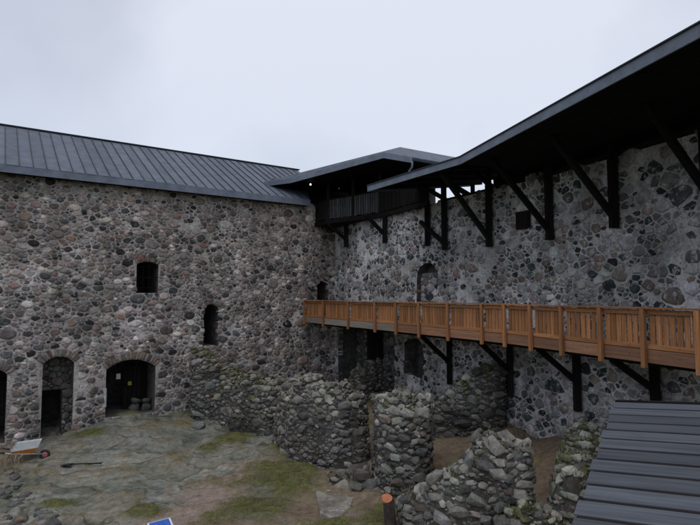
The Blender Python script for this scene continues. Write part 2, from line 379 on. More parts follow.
n.links.new(ckm, hc.inputs[0]); n.links.new(hs.outputs[0], hc.inputs[2])
bump(n, b, hc.outputs[0], .8, .035)
me.materials.append(gm)
go = bpy.data.objects.new('ground', me); COL.objects.link(go); go['kind'] = 'structure'
go['label'] = 'courtyard floor of bedrock, moss and trodden soil'
GZI = GZ
def gz(x, y):
    """height of the finished ground sheet"""
    i = int(np.clip(np.searchsorted(gx, x) - 1, 0, len(gx) - 2)); j = int(np.clip(np.searchsorted(gy, y) - 1, 0, len(gy) - 2))
    s = (x - gx[i]) / (gx[i + 1] - gx[i]); t = (y - gy[j]) / (gy[j + 1] - gy[j])
    return float((GZI[j, i] * (1 - s) + GZI[j, i + 1] * s) * (1 - t) + (GZI[j + 1, i] * (1 - s) + GZI[j + 1, i + 1] * s) * t)

# ------------------------------------------------------------------ rubble stones in a wall face: packed cells with recessed mortar
PAL_GREY = [((.25, .24, .24), 5), ((.36, .345, .34), 4), ((.235, .20, .18), 3.4), ((.25, .18, .155), 1.3), ((.04, .042, .047), 2.8), ((.09, .10, .11), 2.6), ((.48, .465, .455), 3), ((.13, .115, .105), 2.8)]
PAL_PALE = [((.30, .295, .305), 4.0), ((.25, .21, .185), 2.4), ((.24, .175, .15), 1.0), ((.035, .04, .045), 2.2), ((.06, .078, .083), 2.4), ((.48, .475, .485), 4), ((.13, .13, .13), 2.4)]
PAL_RUIN = [((.145, .145, .137), 5), ((.19, .188, .175), 3), ((.085, .087, .085), 3), ((.135, .118, .103), 2), ((.26, .258, .24), 1.5), ((.11, .112, .105), 2)]
def pick(rng, pal):
    t = rng.random() * sum(k for _, k in pal)
    for c, k in pal:
        t -= k
        if t <= 0: break
    f = rng.uniform(.68, 1.32); return tuple(x * f * rng.uniform(.94, 1.06) for x in c)
def clip_poly(poly, nx, nz, c):
    """keep the side where nx*u+nz*z <= c"""
    o = []; m = len(poly)
    for i in range(m):
        a = poly[i]; b = poly[(i + 1) % m]
        da = nx * a[0] + nz * a[1] - c; db = nx * b[0] + nz * b[1] - c
        if da <= 0: o.append(a)
        if (da < 0) != (db < 0) and abs(da - db) > 1e-12:
            t = da / (da - db); o.append((a[0] + (b[0] - a[0]) * t, a[1] + (b[1] - a[1]) * t))
    return o
def resample(poly, n):
    m = len(poly); L = [0]
    for i in range(m): L.append(L[-1] + math.dist(poly[i], poly[(i + 1) % m]))
    T = L[-1]; o = []; j = 0
    for k in range(n):
        t = T * k / n
        while L[j + 1] < t: j += 1
        s = (t - L[j]) / max(L[j + 1] - L[j], 1e-9); a = poly[j]; b = poly[(j + 1) % m]
        o.append((a[0] + (b[0] - a[0]) * s, a[1] + (b[1] - a[1]) * s))
    return o
def area_c(poly):
    A = cx = cy = 0
    for i in range(len(poly)):
        x0, y0 = poly[i]; x1, y1 = poly[(i + 1) % len(poly)]; k = x0 * y1 - x1 * y0
        A += k; cx += (x0 + x1) * k; cy += (y0 + y1) * k
    if abs(A) < 1e-9: return 0, (0, 0)
    return A / 2, (cx / (3 * A), cy / (3 * A))
def stone_from_outline(poly, rng, proud, P, d, n, n_pts=9, back=-.05):
    """a proud, rounded face stone over an outline on the wall plane"""
    A, c = area_c(poly)
    if A < .0012: return None
    # round the corners
    q = []
    for i in range(len(poly)):
        a = poly[i]; b = poly[(i + 1) % len(poly)]
        q += [(a[0] * .93 + b[0] * .07, a[1] * .93 + b[1] * .07), (a[0] * .07 + b[0] * .93, a[1] * .07 + b[1] * .93)]
    if n_pts < 8: q = resample(q, n_pts)
    else:
        q2 = []
        for k_ in range(len(q)):
            if math.dist(q[k_], q[k_ - 1]) > .018: q2.append(q[k_])
        q = q2 if len(q2) >= 5 else resample(q, 7)
        if len(q) > 12: q = resample(q, 12)
    size = math.sqrt(A)
    tu, tz = rng.uniform(-.13, .13), rng.uniform(-.16, .12)
    V = []; k = len(q)
    for ring, (s, dep) in enumerate(((1.0, -.05), (.95, .8), (.6, 1.0))):
        for (u, z) in q:
            j = 1 + rng.uniform(-.08, .06) * (ring > 0)
            uu = c[0] + (u - c[0]) * s * j; zz = c[1] + (z - c[1]) * s * j
            dd = back if ring == 0 else proud * dep + (uu - c[0]) * tu * (ring > 0) + (zz - c[1]) * tz * (ring > 0) + rng.uniform(-.12, .12) * proud
            V.append((P[0] + d[0] * uu + n[0] * dd, P[1] + d[1] * uu + n[1] * dd, zz))
    Fc = []
    for r in range(2):
        for i in range(k):
            i2 = (i + 1) % k; Fc.append((r * k + i, r * k + i2, (r + 1) * k + i2, (r + 1) * k + i))
    Fc.append(tuple(range(2 * k, 3 * k)))
    cen = (P[0] + d[0] * c[0], P[1] + d[1] * c[0], c[1])
    return V, Fc, cen, size
def pack(rng, region, reject, tiers, aniso, keep=lambda u, z: 1.0):
    """dart-thrown seeds, big ones first; radii vary; returns arrays u,z,r"""
    u0, u1, z0, z1 = region; cap = 14000
    U = np.zeros(cap); Z = np.zeros(cap); R = np.zeros(cap); n = 0
    for tries, r0, r1 in tiers:
        for _ in range(tries):
            u = rng.uniform(u0, u1); z = rng.uniform(z0, z1); r = rng.uniform(r0, r1)
            if reject(u, z): continue
            if n:
                dd = ((U[:n] - u) / aniso) ** 2 + (Z[:n] - z) ** 2
                if (dd < ((R[:n] + r) * .93) ** 2).any(): continue
            if rng.random() > keep(u, z): continue
            U[n] = u; Z[n] = z; R[n] = r; n += 1
    return U[:n], Z[:n], R[:n]
def cells(U, Z, R, gap, aniso, rng, expanded):
    res = []
    for i in range(len(U)):
        u, z, r = U[i], Z[i], R[i]
        du = (U - u) / aniso; dz = Z - z; dist = np.sqrt(du * du + dz * dz)
        near = np.nonzero((dist < r * 2.0 + R * 2.0 + .02) & (dist > 1e-9))[0]
        m = rng.choice((5, 6, 7)); ph = rng.uniform(0, 6.28); rr = r * 2.1
        poly = [(rr * math.cos(ph + 6.2832 * k / m) * rng.uniform(.85, 1.15), rr * math.sin(ph + 6.2832 * k / m) * rng.uniform(.85, 1.15)) for k in range(m)]
        for j in near:
            D = dist[j]; t = (D * D + r * r - R[j] ** 2) / (2 * D) - gap * rng.uniform(.3, 1.9)
            poly = clip_poly(poly, du[j] / D, dz[j] / D, t)
            if len(poly) < 3: break
        if len(poly) < 3: continue
        poly = [(u + a * aniso, z + b) for a, b in poly]
        edge_ = False
        for E in expanded:        # keep clear of openings
            best = None
            for k in range(len(E)):
                a = E[k]; b = E[(k + 1) % len(E)]; ex, ez = b[0] - a[0], b[1] - a[1]; l = math.hypot(ex, ez)
                nx, nz = ez / l, -ex / l           # outward for counter-clockwise
                s = nx * (u - a[0]) + nz * (z - a[1])
                if best is None or s > best[0]: best = (s, nx, nz, nx * a[0] + nz * a[1])
            s, nx, nz, c = best
            if s < r * 2.2: poly = clip_poly(poly, -nx, -nz, -(c - rng.uniform(-.02, .075))); edge_ = True
            if len(poly) < 3: break
        if len(poly) >= 3: res.append((poly, edge_))
    return res
def in_convex(E, u, z, pad=0.0):
    for k in range(len(E)):
        a = E[k]; b = E[(k + 1) % len(E)]; ex, ez = b[0] - a[0], b[1] - a[1]; l = math.hypot(ex, ez)
        if (ez * (u - a[0]) - ex * (z - a[1])) / l > pad: return False
    return True
def arch(u0, u1, zb, zs, zt, ring=.3, seg=10):
    """opening with a segmental arch, its outline enlarged by the ring of arch stones, and the arch stones' outlines"""
    h = zt - zs; c = (u1 - u0) / 2; Rr = (c * c + h * h) / (2 * h); um = (u0 + u1) / 2; zc = zt - Rr
    a0 = math.asin(min(1, c / Rr))
    pts = [(um + Rr * math.sin(a0 * (1 - 2 * k / seg)), zc + Rr * math.cos(a0 * (1 - 2 * k / seg))) for k in range(seg + 1)]    # from u1 to u0
    poly = [(u0, zb), (u1, zb)] + pts
    R2 = Rr + ring
    pts2 = [(um + R2 * math.sin(a0 * (1 - 2 * k / seg)), zc + R2 * math.cos(a0 * (1 - 2 * k / seg))) for k in range(seg + 1)]
    E = [(u0, zb - .02), (u1, zb - .02)] + ([(u1, zs)] if ring < .02 else []) + pts2
    nst = max(5, int(2 * a0 * (Rr + ring * .5) / .13)) if ring > .05 else 0
    st = []
    for k in range(nst):
        b0 = a0 * (-1 + 2 * (k + .10) / nst); b1 = a0 * (-1 + 2 * (k + .90) / nst)
        rin = Rr + .015; ro = R2 - .02
        st.append([(um + rin * math.sin(b0), zc + rin * math.cos(b0)), (um + rin * math.sin(b1), zc + rin * math.cos(b1)), (um + ro * math.sin(b1), zc + ro * math.cos(b1)), (um + ro * math.sin(b0), zc + ro * math.cos(b0))])
    return dict(poly=poly, E=E, stones=st)
def emit_stones(S, root, mat, name='stone', limit=300, facing=True, smooth=True):
    """S: (verts, faces, centre, size, colour); the largest in view become parts of their own, the rest one joined part"""
    sc = []
    for i, s in enumerate(S):
        x, y, zc = to_px(s[2]); inview = zc > .5 and -15 < x < 715 and -15 < y < 540
        vis = s[5] if len(s) > 5 else 1.0
        sc.append((s[3] / max(zc, .5) * vis if inview else 0, i))
    sc.sort(reverse=True)
    ind = set(i for k, (v, i) in enumerate(sc) if k < limit and v > 0)
    V, Fc, T = [], [], []
    for i, s in enumerate(S):
        if i in ind:
            link(name, s[0], s[1], mat, root, Vector(s[2]), smooth, [(*s[4], 1)] * len(s[0]))
        else:
            o = len(V); V += s[0]; Fc += [tuple(q + o for q in f) for f in s[1]]; T += [(*s[4], 1)] * len(s[0])
    if V:
        o = link('small_stones', V, Fc, mat, root, None, smooth, T); o['kind'] = 'stuff'
def boolean_core(name, P, d, n, u0, u1, z0, z1, thick, cutters, mat, parent):
    def pt(u, z, dep): return (P[0] + d[0] * u + n[0] * dep, P[1] + d[1] * u + n[1] * dep, z)
    bm = bmesh.new()
    vs = [bm.verts.new(pt(u, z, dp)) for dp in (0, -thick) for (u, z) in ((u0, z0), (u1, z0), (u1, z1), (u0, z1))]
    for f in BOXF: bm.faces.new([vs[i] for i in f])
    bmesh.ops.recalc_face_normals(bm, faces=bm.faces[:])
    me = bpy.data.meshes.new(name); bm.to_mesh(me); bm.free(); me.materials.append(mat)
    o = bpy.data.objects.new(name, me); COL.objects.link(o)
    tmp = []
    for poly, dep, cmat in cutters:
        k = len(poly); bm = bmesh.new()
        vs = [bm.verts.new(pt(u, z, .3)) for u, z in poly] + [bm.verts.new(pt(u, z, -dep)) for u, z in poly]
        bm.faces.new(vs[:k]); bm.faces.new(vs[k:][::-1])
        for i in range(k): bm.faces.new((vs[i], vs[(i + 1) % k], vs[k + (i + 1) % k], vs[k + i]))
        bmesh.ops.recalc_face_normals(bm, faces=bm.faces[:])
        cm = bpy.data.meshes.new('cutter'); bm.to_mesh(cm); bm.free(); cm.materials.append(cmat)
        co = bpy.data.objects.new('cutter', cm); COL.objects.link(co); tmp.append(co)
        md = o.modifiers.new('cut', 'BOOLEAN'); md.operation = 'DIFFERENCE'; md.object = co; md.solver = 'EXACT'; md.material_mode = 'TRANSFER'
    bpy.context.view_layer.update()
    dg = bpy.context.evaluated_depsgraph_get()
    nm = bpy.data.meshes.new_from_object(o.evaluated_get(dg)); o.modifiers.clear(); o.data = nm
    for co in tmp: bpy.data.objects.remove(co)
    attach(o, parent)
    return o
def rubble_wall(root, P, d, n, u0, u1, z0, z1, thick, openings, seed, pal, mortar, tiers, aniso, gap, proud, keep, shade=lambda u, z: (1, 1, 1), zlow=lambda u: -9, smat=None):
    rng = random.Random(seed)
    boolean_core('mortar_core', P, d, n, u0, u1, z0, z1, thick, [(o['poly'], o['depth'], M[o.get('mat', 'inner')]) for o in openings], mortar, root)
    Es = [o['E'] for o in openings]
    def reject(u, z):
        if z < zlow(u): return True
        return any(in_convex(E, u, z, .03) for E in Es)
    U, Z, R = pack(rng, (u0 + .05, u1 - .05, z0, z1 - .05), reject, tiers, aniso, keep)
    S = []
    for poly, edge_ in cells(U, Z, R, gap, aniso, rng, Es):
        A, c = area_c(poly)
        if A < .002: continue
        r = stone_from_outline(poly, rng, rng.uniform(*proud), P, d, n, 9 if A > .02 else 7, -.3 if edge_ else -.05)
        if r is None: continue
        cc = pick(rng, pal); sh = shade(c[0], c[1])
        S.append((r[0], r[1], r[2], r[3], tuple(a * b for a, b in zip(cc, sh))))
    for o in openings:
        for st in o.get('stones', []):
            r = stone_from_outline(st, rng, rng.uniform(.03, .06), P, d, n, 8)
            if r: S.append((r[0], r[1], r[2], r[3], pick(rng, [((.24, .22, .21), 3), ((.22, .15, .12), 2), ((.15, .13, .12), 1)])))
    emit_stones(S, root, smat or M['stone'])
    print('wall stones', len(S))

# ------------------------------------------------------------------ wall 1: the long wall with the doorways
def u_of(px, py, P, d):
    q = at_wall(px, py, P, d); return (Vector((q.x, q.y)) - Vector((P[0], P[1]))).dot(d), q.z
LU = lambda px, py: u_of(px, py, LP, LD)
def rect_arch(U, x0, x1, yb, ys, yt, ring, depth):
    ua, zb = U((x0 + x1) / 2, yb); u0, _ = U(x0, yb); u1, _ = U(x1, yb); _, zs = U((x0 + x1) / 2, ys); _, zt = U((x0 + x1) / 2, yt)
    o = arch(u0, u1, zb, zs, zt, ring); o['depth'] = depth
    if ring < .05:     # ragged edge
        rj = random.Random(int(x0 * 7)); pl = o['poly']; q_ = []
        for i_ in range(len(pl)):
            a_ = pl[i_]; b_ = pl[(i_ + 1) % len(pl)]; k_ = max(1, int(math.dist(a_, b_) / .22))
            for j_ in range(k_):
                t_ = j_ / k_; q_.append((a_[0] + (b_[0] - a_[0]) * t_ + rj.uniform(-.05, .05), a_[1] + (b_[1] - a_[1]) * t_ + rj.uniform(-.04, .04)))
        o['poly'] = q_
    o['dim'] = (u0, u1, zb, zs, zt); return o
op_win = rect_arch(LU, 136, 158, 293, 264.5, 261.5, .22, 3.0)
op_slit = rect_arch(LU, 203.5, 218, 346, 309, 304, .02, 3.2)
op_d1 = rect_arch(LU, 40, 71.5, 445, 363.5, 356.5, .34, 3.2)
op_d2 = rect_arch(LU, 105, 154.5, 415, 368, 359.5, .36, 3.4)
op_d3 = rect_arch(LU, -26, 4.5, 445, 376, 369, .34, 3.2)
op_gd = rect_arch(LU, 317, 328.5, 318, 285, 281, .02, 3.2)
u_corner = (C0 - LP).dot(LD)
wall_l = thing('castle_wall', 'long rubble stone wall with arched doorways, barred window and narrow slit', 'castle wall', (LP.x - 8, LP.y - 5.5, .5))
def keep_l(u, z):
    return 0 if fbm(u * .6, z * .6, 7, 4) > .38 and mnoise.noise(Vector((u * 2.4, z * 2.4, 5))) > -.1 else 1
def shade_l(u, z):
    t = max(0, min(1, (z - 6.5) / 3)); k = 1 + .25 * fbm(u * .3, z * .5, 2, 3)
    k *= 1.12; return (k * (1.05 + .05 * t), k * (1 - .01 * t), k * (.975 - .05 * t))
rubble_wall(wall_l, LP, LD, LN, -26, u_corner + 2, -1.2, ZE + 4.98, 3.6, [op_win, op_slit, op_d1, op_d2, op_d3, op_gd], 3, PAL_GREY, M['mortar_grey'],
            [(90, .17, .25), (2200, .095, .155), (16000, .058, .092), (42000, .03, .055)], 1.5, .014, (.008, .05), keep_l, shade_l)

# ------------------------------------------------------------------ wall 2 and 3: the walls behind the gallery
AU = lambda px, py: u_of(px, py, C0, DA)
BU = lambda px, py: u_of(px, py, C1, DB)
lenA = (C1 - C0).length
op_niche = rect_arch(AU, 417, 438, 302, 272, 263, .02, .5)
op_rec = rect_arch(AU, 338, 395, 392, 331, 324, .02, 1.35)
op_drain = rect_arch(BU, 546, 561, 441, 428, 424, .02, .5)
op_arch2 = rect_arch(AU, 404, 424, 376, 345, 337, .02, .8)
wall_a = thing('castle_wall', 'pale mortared stone wall behind the gallery, between corner balcony and bend', 'castle wall', (C0.x + 3, C0.y - 6, .9))
wall_b = thing('castle_wall', 'stone wall under the deep black eaves, beyond the bend of the gallery', 'castle wall', (C1.x + .8, C1.y - 3, 1.4))
def keep_a(u, z): return 0 if fbm(u * .5, z * .6, 31, 4) > .12 and mnoise.noise(Vector((u * 1.9, z * 1.9, 3))) > -.12 else .8
def keep_b(u, z): return 0 if fbm(u * .5, z * .6, 17, 4) > .04 and mnoise.noise(Vector((u * 1.9, z * 1.9, 8))) > -.12 else .8
def shade_a(u, z):
    k = 1 + .2 * fbm(u * .35, z * .5, 12, 3); return (k, k, k)
tiers_a = [(60, .17, .25), (1000, .105, .165), (6500, .065, .10), (17000, .032, .06)]
rubble_wall(wall_a, C0, DA, NA, .02, lenA + .35, -.6, ZE + 3.82, 5.0, [op_niche, op_rec, op_arch2], 8, PAL_PALE, M['mortar_pale'], tiers_a, 1.25, .014, (.006, .04), keep_a, shade_a, smat=M['stone_pale'])
rubble_wall(wall_b, C1, DB, NB, .0, 13.5, .0, ZE + 3.80, 2.4, [op_drain], 15, PAL_PALE, M['mortar_pale'], [(60, .18, .26), (1100, .11, .17), (7500, .068, .105), (18000, .034, .062)], 1.3, .014, (.006, .045), keep_b, shade_a, smat=M['stone_pale'])

# ------------------------------------------------------------------ ruins: irregular masses of loose stone
def rock_templates(seed, count, npts):
    rng = random.Random(seed); T = []
    for _ in range(count):
        bm = bmesh.new()
        for k in range(npts):
            z = 1 - 2 * (k + .5) / npts; a = k * 2.39996 + rng.uniform(-.35, .35); r = math.sqrt(1 - z * z)
            v = Vector((r * math.cos(a), r * math.sin(a), z))
            e = .75; v = Vector([math.copysign(abs(c) ** e, c) for c in v]) * rng.uniform(.68, 1.08)
            bm.verts.new(v)
        res = bmesh.ops.convex_hull(bm, input=bm.verts[:])
        bmesh.ops.delete(bm, geom=list({g for g in res['geom_interior'] if isinstance(g, bmesh.types.BMVert)}), context='VERTS')
        bmesh.ops.recalc_face_normals(bm, faces=bm.faces[:])
        bm.verts.index_update()
        T.append((np.array([v.co[:] for v in bm.verts]), [tuple(v.index for v in f.verts) for f in bm.faces])); bm.free()
    return T
ROCKS = rock_templates(5, 30, 15)
SMALL_ROCKS = rock_templates(6, 14, 10)
def rock_at(rng, p, r, tn, tu, tv, sx, sy, sz):
    """tn normal, tu along, tv across; sizes as half-lengths"""
    V, Fc = rng.choice(ROCKS if r > .075 else SMALL_ROCKS)
    yaw = rng.uniform(-.35, .35); cu = tu * math.cos(yaw) + tv * math.sin(yaw); cv = tv * math.cos(yaw) - tu * math.sin(yaw)
    B = np.array([cu * sx, cv * sy, tn * sz]); flip = rng.choice((1, -1))
    W = (V * np.array([flip, 1, 1])) @ B + np.array(p)
    fc = Fc if flip == 1 else [f[::-1] for f in Fc]
    return [tuple(x) for x in W], fc
def ruin(name, label, nodes, seed, sizes, top_col=(.24, .24, .215), mossy=.12, tint=(1, 1, 1), ez=.52, ew=.5, ends=.45, limit=300, wob=.4):
    """nodes: (x, y, top z, half width); stones sampled over a swept, battered mass"""
    rng = random.Random(seed)
    P = [Vector((a[0], a[1])) for a in nodes]; L = [0]
    for i in range(1, len(P)): L.append(L[-1] + (P[i] - P[i - 1]).length)
    tot = L[-1]
    def at(s):
        s = max(0, min(tot, s)); i = 0
        while i < len(L) - 2 and L[i + 1] < s: i += 1
        t = (s - L[i]) / (L[i + 1] - L[i]); a, b = nodes[i], nodes[i + 1]; t2 = t
        c = P[i].lerp(P[i + 1], t); dr = (P[i + 1] - P[i]).normalized()
        if t > .5 and i + 2 < len(P): dr = dr.lerp((P[i + 2] - P[i + 1]).normalized(), (t - .5)).normalized()
        if t < .5 and i > 0: dr = dr.lerp((P[i] - P[i - 1]).normalized(), (.5 - t)).normalized()
        return c, dr, a[2] + (b[2] - a[2]) * t2, a[3] + (b[3] - a[3]) * t2
    def surf(s, ph):
        c, dr, top, hw = at(s)
        top += wob * fbm(s * 1.3, seed * 3.1, 0, 4); hw *= 1 + .18 * fbm(s * .9, seed * 1.7, 4, 3)
        de = min(s, tot - s)
        if de < ends: hw *= max(.02, (1 - ((ends - de) / ends) ** 3)) ** .5
        base = gz(c.x, c.y) - .35
        cs, sn = math.cos(ph), math.sin(ph)
        lat = hw * math.copysign(abs(cs) ** ew, cs) * (1.12 - .12 * sn); z = base + (top - base) * max(sn, 0) ** ez
        q = Vector((c.x + dr.y * lat, c.y - dr.x * lat, z))
        nb = .10 * fbm(q.x * 1.6, q.y * 1.6, q.z * 1.6, 3)
        return q + Vector((dr.y * cs, -dr.x * cs, sn)) * nb
    root = thing(name, label, 'ruined wall', (P[0].x, P[0].y, gz(P[0].x, P[0].y)))
    ns, nph = max(8, int(tot / .14)), 26; V, Fc = [], []
    for i in range(ns + 1):
        for k in range(nph + 1): V.append(surf(tot * i / ns, math.pi * k / nph) - Vector((0, 0, .03)))
    for i in range(ns):
        for k in range(nph):
            a0 = i * (nph + 1) + k; Fc.append((a0, a0 + nph + 1, a0 + nph + 2, a0 + 1))
    o0 = (nph + 1); Fc.append(tuple(range(o0))); Fc.append(tuple(range(ns * o0, (ns + 1) * o0))[::-1])
    link('rubble_core', V, Fc, M['mortar_dark'], root, None, True)
    cap = 6000; Q = np.zeros((cap, 3)); R = np.zeros(cap); m = 0; S = []; eye = Vector((0, 0, ZE))
    for tries, r0, r1 in sizes:
        for _ in range(tries):
            s = rng.uniform(0, tot); t = rng.random(); r = rng.uniform(r0, r1)
            # spread evenly round the profile: faces and top
            lz = rng.random()
            hw = at(s)[3]; hh = max(.3, at(s)[2] - gz(*at(s)[0]))
            k = rng.random() * (2 * hh + 2 * hw)
            if k < 2 * hh:
                zf = (k / 2 / hh); ph = math.asin(min(1, zf ** (1 / ez))) if zf < 1 else math.pi / 2
                ph = min(ph, 1.5)
                if rng.random() < .5: ph = math.pi - ph
            else:
                cf = rng.random() ** (1 / ew) * 1.0; ph = math.acos(min(1, cf)) if rng.random() < .5 else math.pi - math.acos(min(1, cf))
            q = surf(s, ph)
            if q.z < gz(q.x, q.y) - .12: continue
            if m and (((Q[:m] - np.array(q)) ** 2).sum(1) < ((R[:m] + r) * .80) ** 2).any(): continue
            e = .04
            ds = surf(min(tot, s + e), ph) - surf(max(0, s - e), ph); dp = surf(s, min(math.pi, ph + e)) - surf(s, max(0, ph - e))
            nn = dp.cross(ds)
            if nn.length < 1e-7: nn = Vector((0, 0, 1))
            nn.normalize()
            c = at(s)[0]; axis_pt = Vector((c.x, c.y, q.z - .6))
            if nn.dot(q - axis_pt) < 0: nn = -nn
            nn = (nn + Vector((rng.uniform(-.22, .22), rng.uniform(-.22, .22), rng.uniform(-.15, .3)))).normalized()
            tu = Vector((0, 0, 1)).cross(nn)
            if tu.length < .15: tu = Vector((rng.uniform(-1, 1), rng.uniform(-1, 1), 0)).cross(nn)
            tu.normalize(); tv = nn.cross(tu)
            asp = rng.uniform(.95, 1.7)
            vv, ff = rock_at(rng, q - nn * r * rng.uniform(-.05, .3), r, nn, tu, tv, r * asp * 1.06, r * rng.uniform(.66, 1.0), r * rng.uniform(.55, .9))
            Q[m] = q; R[m] = r; m += 1
            cc = np.array(pick(rng, PAL_RUIN)) * np.array(tint) * 1.05
            up = max(0, nn.z)
            if up > .35 and rng.random() < .65: cc = cc * .35 + np.array(top_col) * .82 * rng.uniform(.6, 1.35)
            if up > .45 and rng.random() < mossy: cc = np.array((.105, .105, .055)) * rng.uniform(.7, 1.3)
            S.append((vv, ff, tuple(q), r * asp, tuple(cc), 1.0 if nn.dot((eye - q).normalized()) > -.1 else 0.05))
            if m >= cap: break
    emit_stones(S, root, M['ruin_stone'], limit=limit, smooth=False)
    print(label, m)
    for _ in range(int(90 * tot)):
        s_ = rng.uniform(0, tot); q = surf(s_, rng.uniform(.7, 2.44))
        if rng.random() < mossy * 2.2 and fbm(q.x * 1.5, q.y * 1.5, q.z, 3) > 0:
            for _k in range(7): RUIN_TUFTS.append(q + Vector((rng.gauss(0, .06), rng.gauss(0, .06), .02)))
    return root, surf, tot
RUIN_TUFTS = []
SZ = [(60, .16, .23), (1300, .10, .15), (6500, .062, .095), (11000, .034, .052)]
SZ_S = [(40, .16, .22), (700, .10, .15), (3000, .065, .10), (3600, .04, .06)]
# A: mound of rubble leaning on the long wall below the slit
def gpt(px, py, z): q = at_z(px, py, z); return q
def node(px, py_base, zb, py_top, hw, back=0.0):
    """a node whose near foot is seen at (px, py_base) on ground zb, the top seen at py_top, centre set back by hw"""
    f = at_z(px, py_base, zb); k = (Vector((f.x, f.y)).normalized()) * (hw + back); c = Vector((f.x, f.y)) + k
    r = ray(px, py_top); t = (c.length) / math.hypot(r.x, r.y); return (c.x, c.y, ZE + r.z * t, hw)
q0 = at_wall(181, 400, LP, LD); q1 = at_wall(224, 400, LP, LD)
def along_l(px, py_top, off, hw):
    q = at_wall(px, 400, LP, LD); c = Vector((q.x, q.y)) + LN * off
    r = ray(px, py_top); t = c.length / math.hypot(r.x, r.y); return (c.x, c.y, ZE + r.z * t, hw)
ruin('ruined_wall', 'mossy rubble buttress leaning on the long wall below its narrow slit', [along_l(186, 347, .55, .65), along_l(203, 355, .8, .8), along_l(222, 368, 1.1, .85), along_l(243, 379, 1.5, .8)], 21, SZ, (.20, .19, .15), .35)
ruin('ruined_wall', 'low ruined stretch with light lichened top joining the rubble buttress', [node(222, 424, .52, 386, .6), node(250, 430, .55, 376, .7), node(283, 433, .6, 381, .65)], 22, SZ, (.25, .25, .20), .3)
ruin('ruined_wall', 'thick ruined wall with slumped crest and dark purple-grey face beside the grass', [node(291, 444, .5, 387, .7), node(312, 462, .45, 379, .85), node(345, 470, .45, 388, .85), node(362, 462, .55, 402, .7)], 23, SZ, (.23, .23, .20), .12, (1.0, .97, 1.0))
ruin('ruined_wall', 'tall stub of ruined wall with rounded lichened head, behind the cut log', [node(376, 500, .4, 404, .85), node(402, 497, .45, 390, .95), node(432, 490, .62, 402, .85)], 24, SZ, (.25, .255, .225), .12, ends=.6)
ruin('ruined_wall', 'stepped ruin climbing to the wall under the bend of the gallery', [node(424, 436, 1.15, 405, .5), node(446, 436, 1.3, 397, .5), node(466, 431, 1.5, 379, .55), node(486, 427, 1.65, 364, .5), node(506, 424, 1.8, 368, .42)], 25, SZ, (.27, .275, .245), .15, wob=.15)
ruin('ruined_wall', 'broad ruined wall with loose round boulders along its level top', [node(400, 542, .3, 494, .55), node(424, 546, .35, 480, .7), node(450, 548, .5, 470, .75), node(474, 550, .58, 450, .8), node(498, 551, .6, 441, .85), node(532, 548, .65, 447, .75)], 27, [(60, .17, .24), (1800, .105, .15), (8500, .065, .10), (14000, .036, .055)], (.25, .245, .225), .1, (.97, .98, 1.0))
ruin('ruined_wall', 'low rubble edge running under the boarded roof toward the gallery', [node(578, 560, .9, 478, .5), node(584, 500, 1.05, 440, .5), node(604, 462, 1.3, 420, .5), node(622, 450, 1.4, 408, .45)], 28, SZ_S, (.24, .25, .21), .25, (1, 1.02, .96))
ruin('ruined_wall', 'pale heap of fallen stone in front of the dark vaulted recess', [node(343, 406, .85, 392, .6), node(360, 402, .9, 372, .7), node(380, 399, .95, 360, .7), node(398, 398, 1.0, 352, .55)], 29, SZ_S, (.27, .26, .235), .15, (1.15, 1.12, 1.05))
ruin('ruined_wall', 'bottom course of scattered boulders beside the flat pale slab under the mossy bank', [node(330, 486, .35, 471, .3), node(352, 488, .38, 474, .35), node(366, 492, .4, 480, .3)], 30, [(200, .25, .36), (500, .13, .2), (600, .07, .1)], (.22, .21, .19), .1, (1.2, 1.12, 1.02))
ruin('ruined_wall', 'crumbling low rubble strip below the broad boulder-topped wall', [node(498, 560, .6, 512, .4), node(540, 560, .75, 505, .45), node(566, 548, .85, 512, .4)], 31, SZ_S, (.24, .25, .20), .25)

# ------------------------------------------------------------------ the doorways' own pieces
def lpt(u, z, dep): return Vector((LP.x + LD.x * u + LN.x * dep, LP.y + LD.y * u + LN.y * dep, z))
# infill of the first doorway: a rough lintel wall set back in the arch, and its stub jamb
u0, u1, zb, zs, zt = op_d1['dim']
_, z_l = LU(55, 393); u_j, _ = LU(62, 430)
rngd = random.Random(77)
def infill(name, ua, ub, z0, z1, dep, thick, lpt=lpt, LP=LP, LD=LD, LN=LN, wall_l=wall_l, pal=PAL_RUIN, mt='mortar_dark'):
    V = [lpt(ua, z0, dep), lpt(ub, z0, dep), lpt(ub, z1, dep), lpt(ua, z1, dep), lpt(ua, z0, dep - thick), lpt(ub, z0, dep - thick), lpt(ub, z1, dep - thick), lpt(ua, z1, dep - thick)]
    f = link(name, V, BOXF, M[mt], wall_l)
    U, Z, R = pack(rngd, (ua + .05, ub - .05, z0, z1), lambda u, z: False, [(80, .13, .2), (300, .08, .12), (500, .045, .07)], 1.3)
    P2 = LP + LN * dep
    for poly, _e in cells(U, Z, R, .008, 1.3, rngd, []):
        r = stone_from_outline([(min(max(a, ua + .01), ub - .01), min(max(c, z0 + .01), z1 + .1)) for a, c in poly], rngd, .05, P2, LD, LN, 9)
        if r: link('stone', r[0], r[1], M['stone'], f, Vector(r[2]), True, [(*pick(rngd, pal), 1)] * len(r[0]))
infill('lintel_infill', u0 - .1, u1 + .1, z_l, zt + .05, -.85, .5)
infill('jamb_infill', u_j, u1 + .1, zb, z_l - .004, -.35, .6)
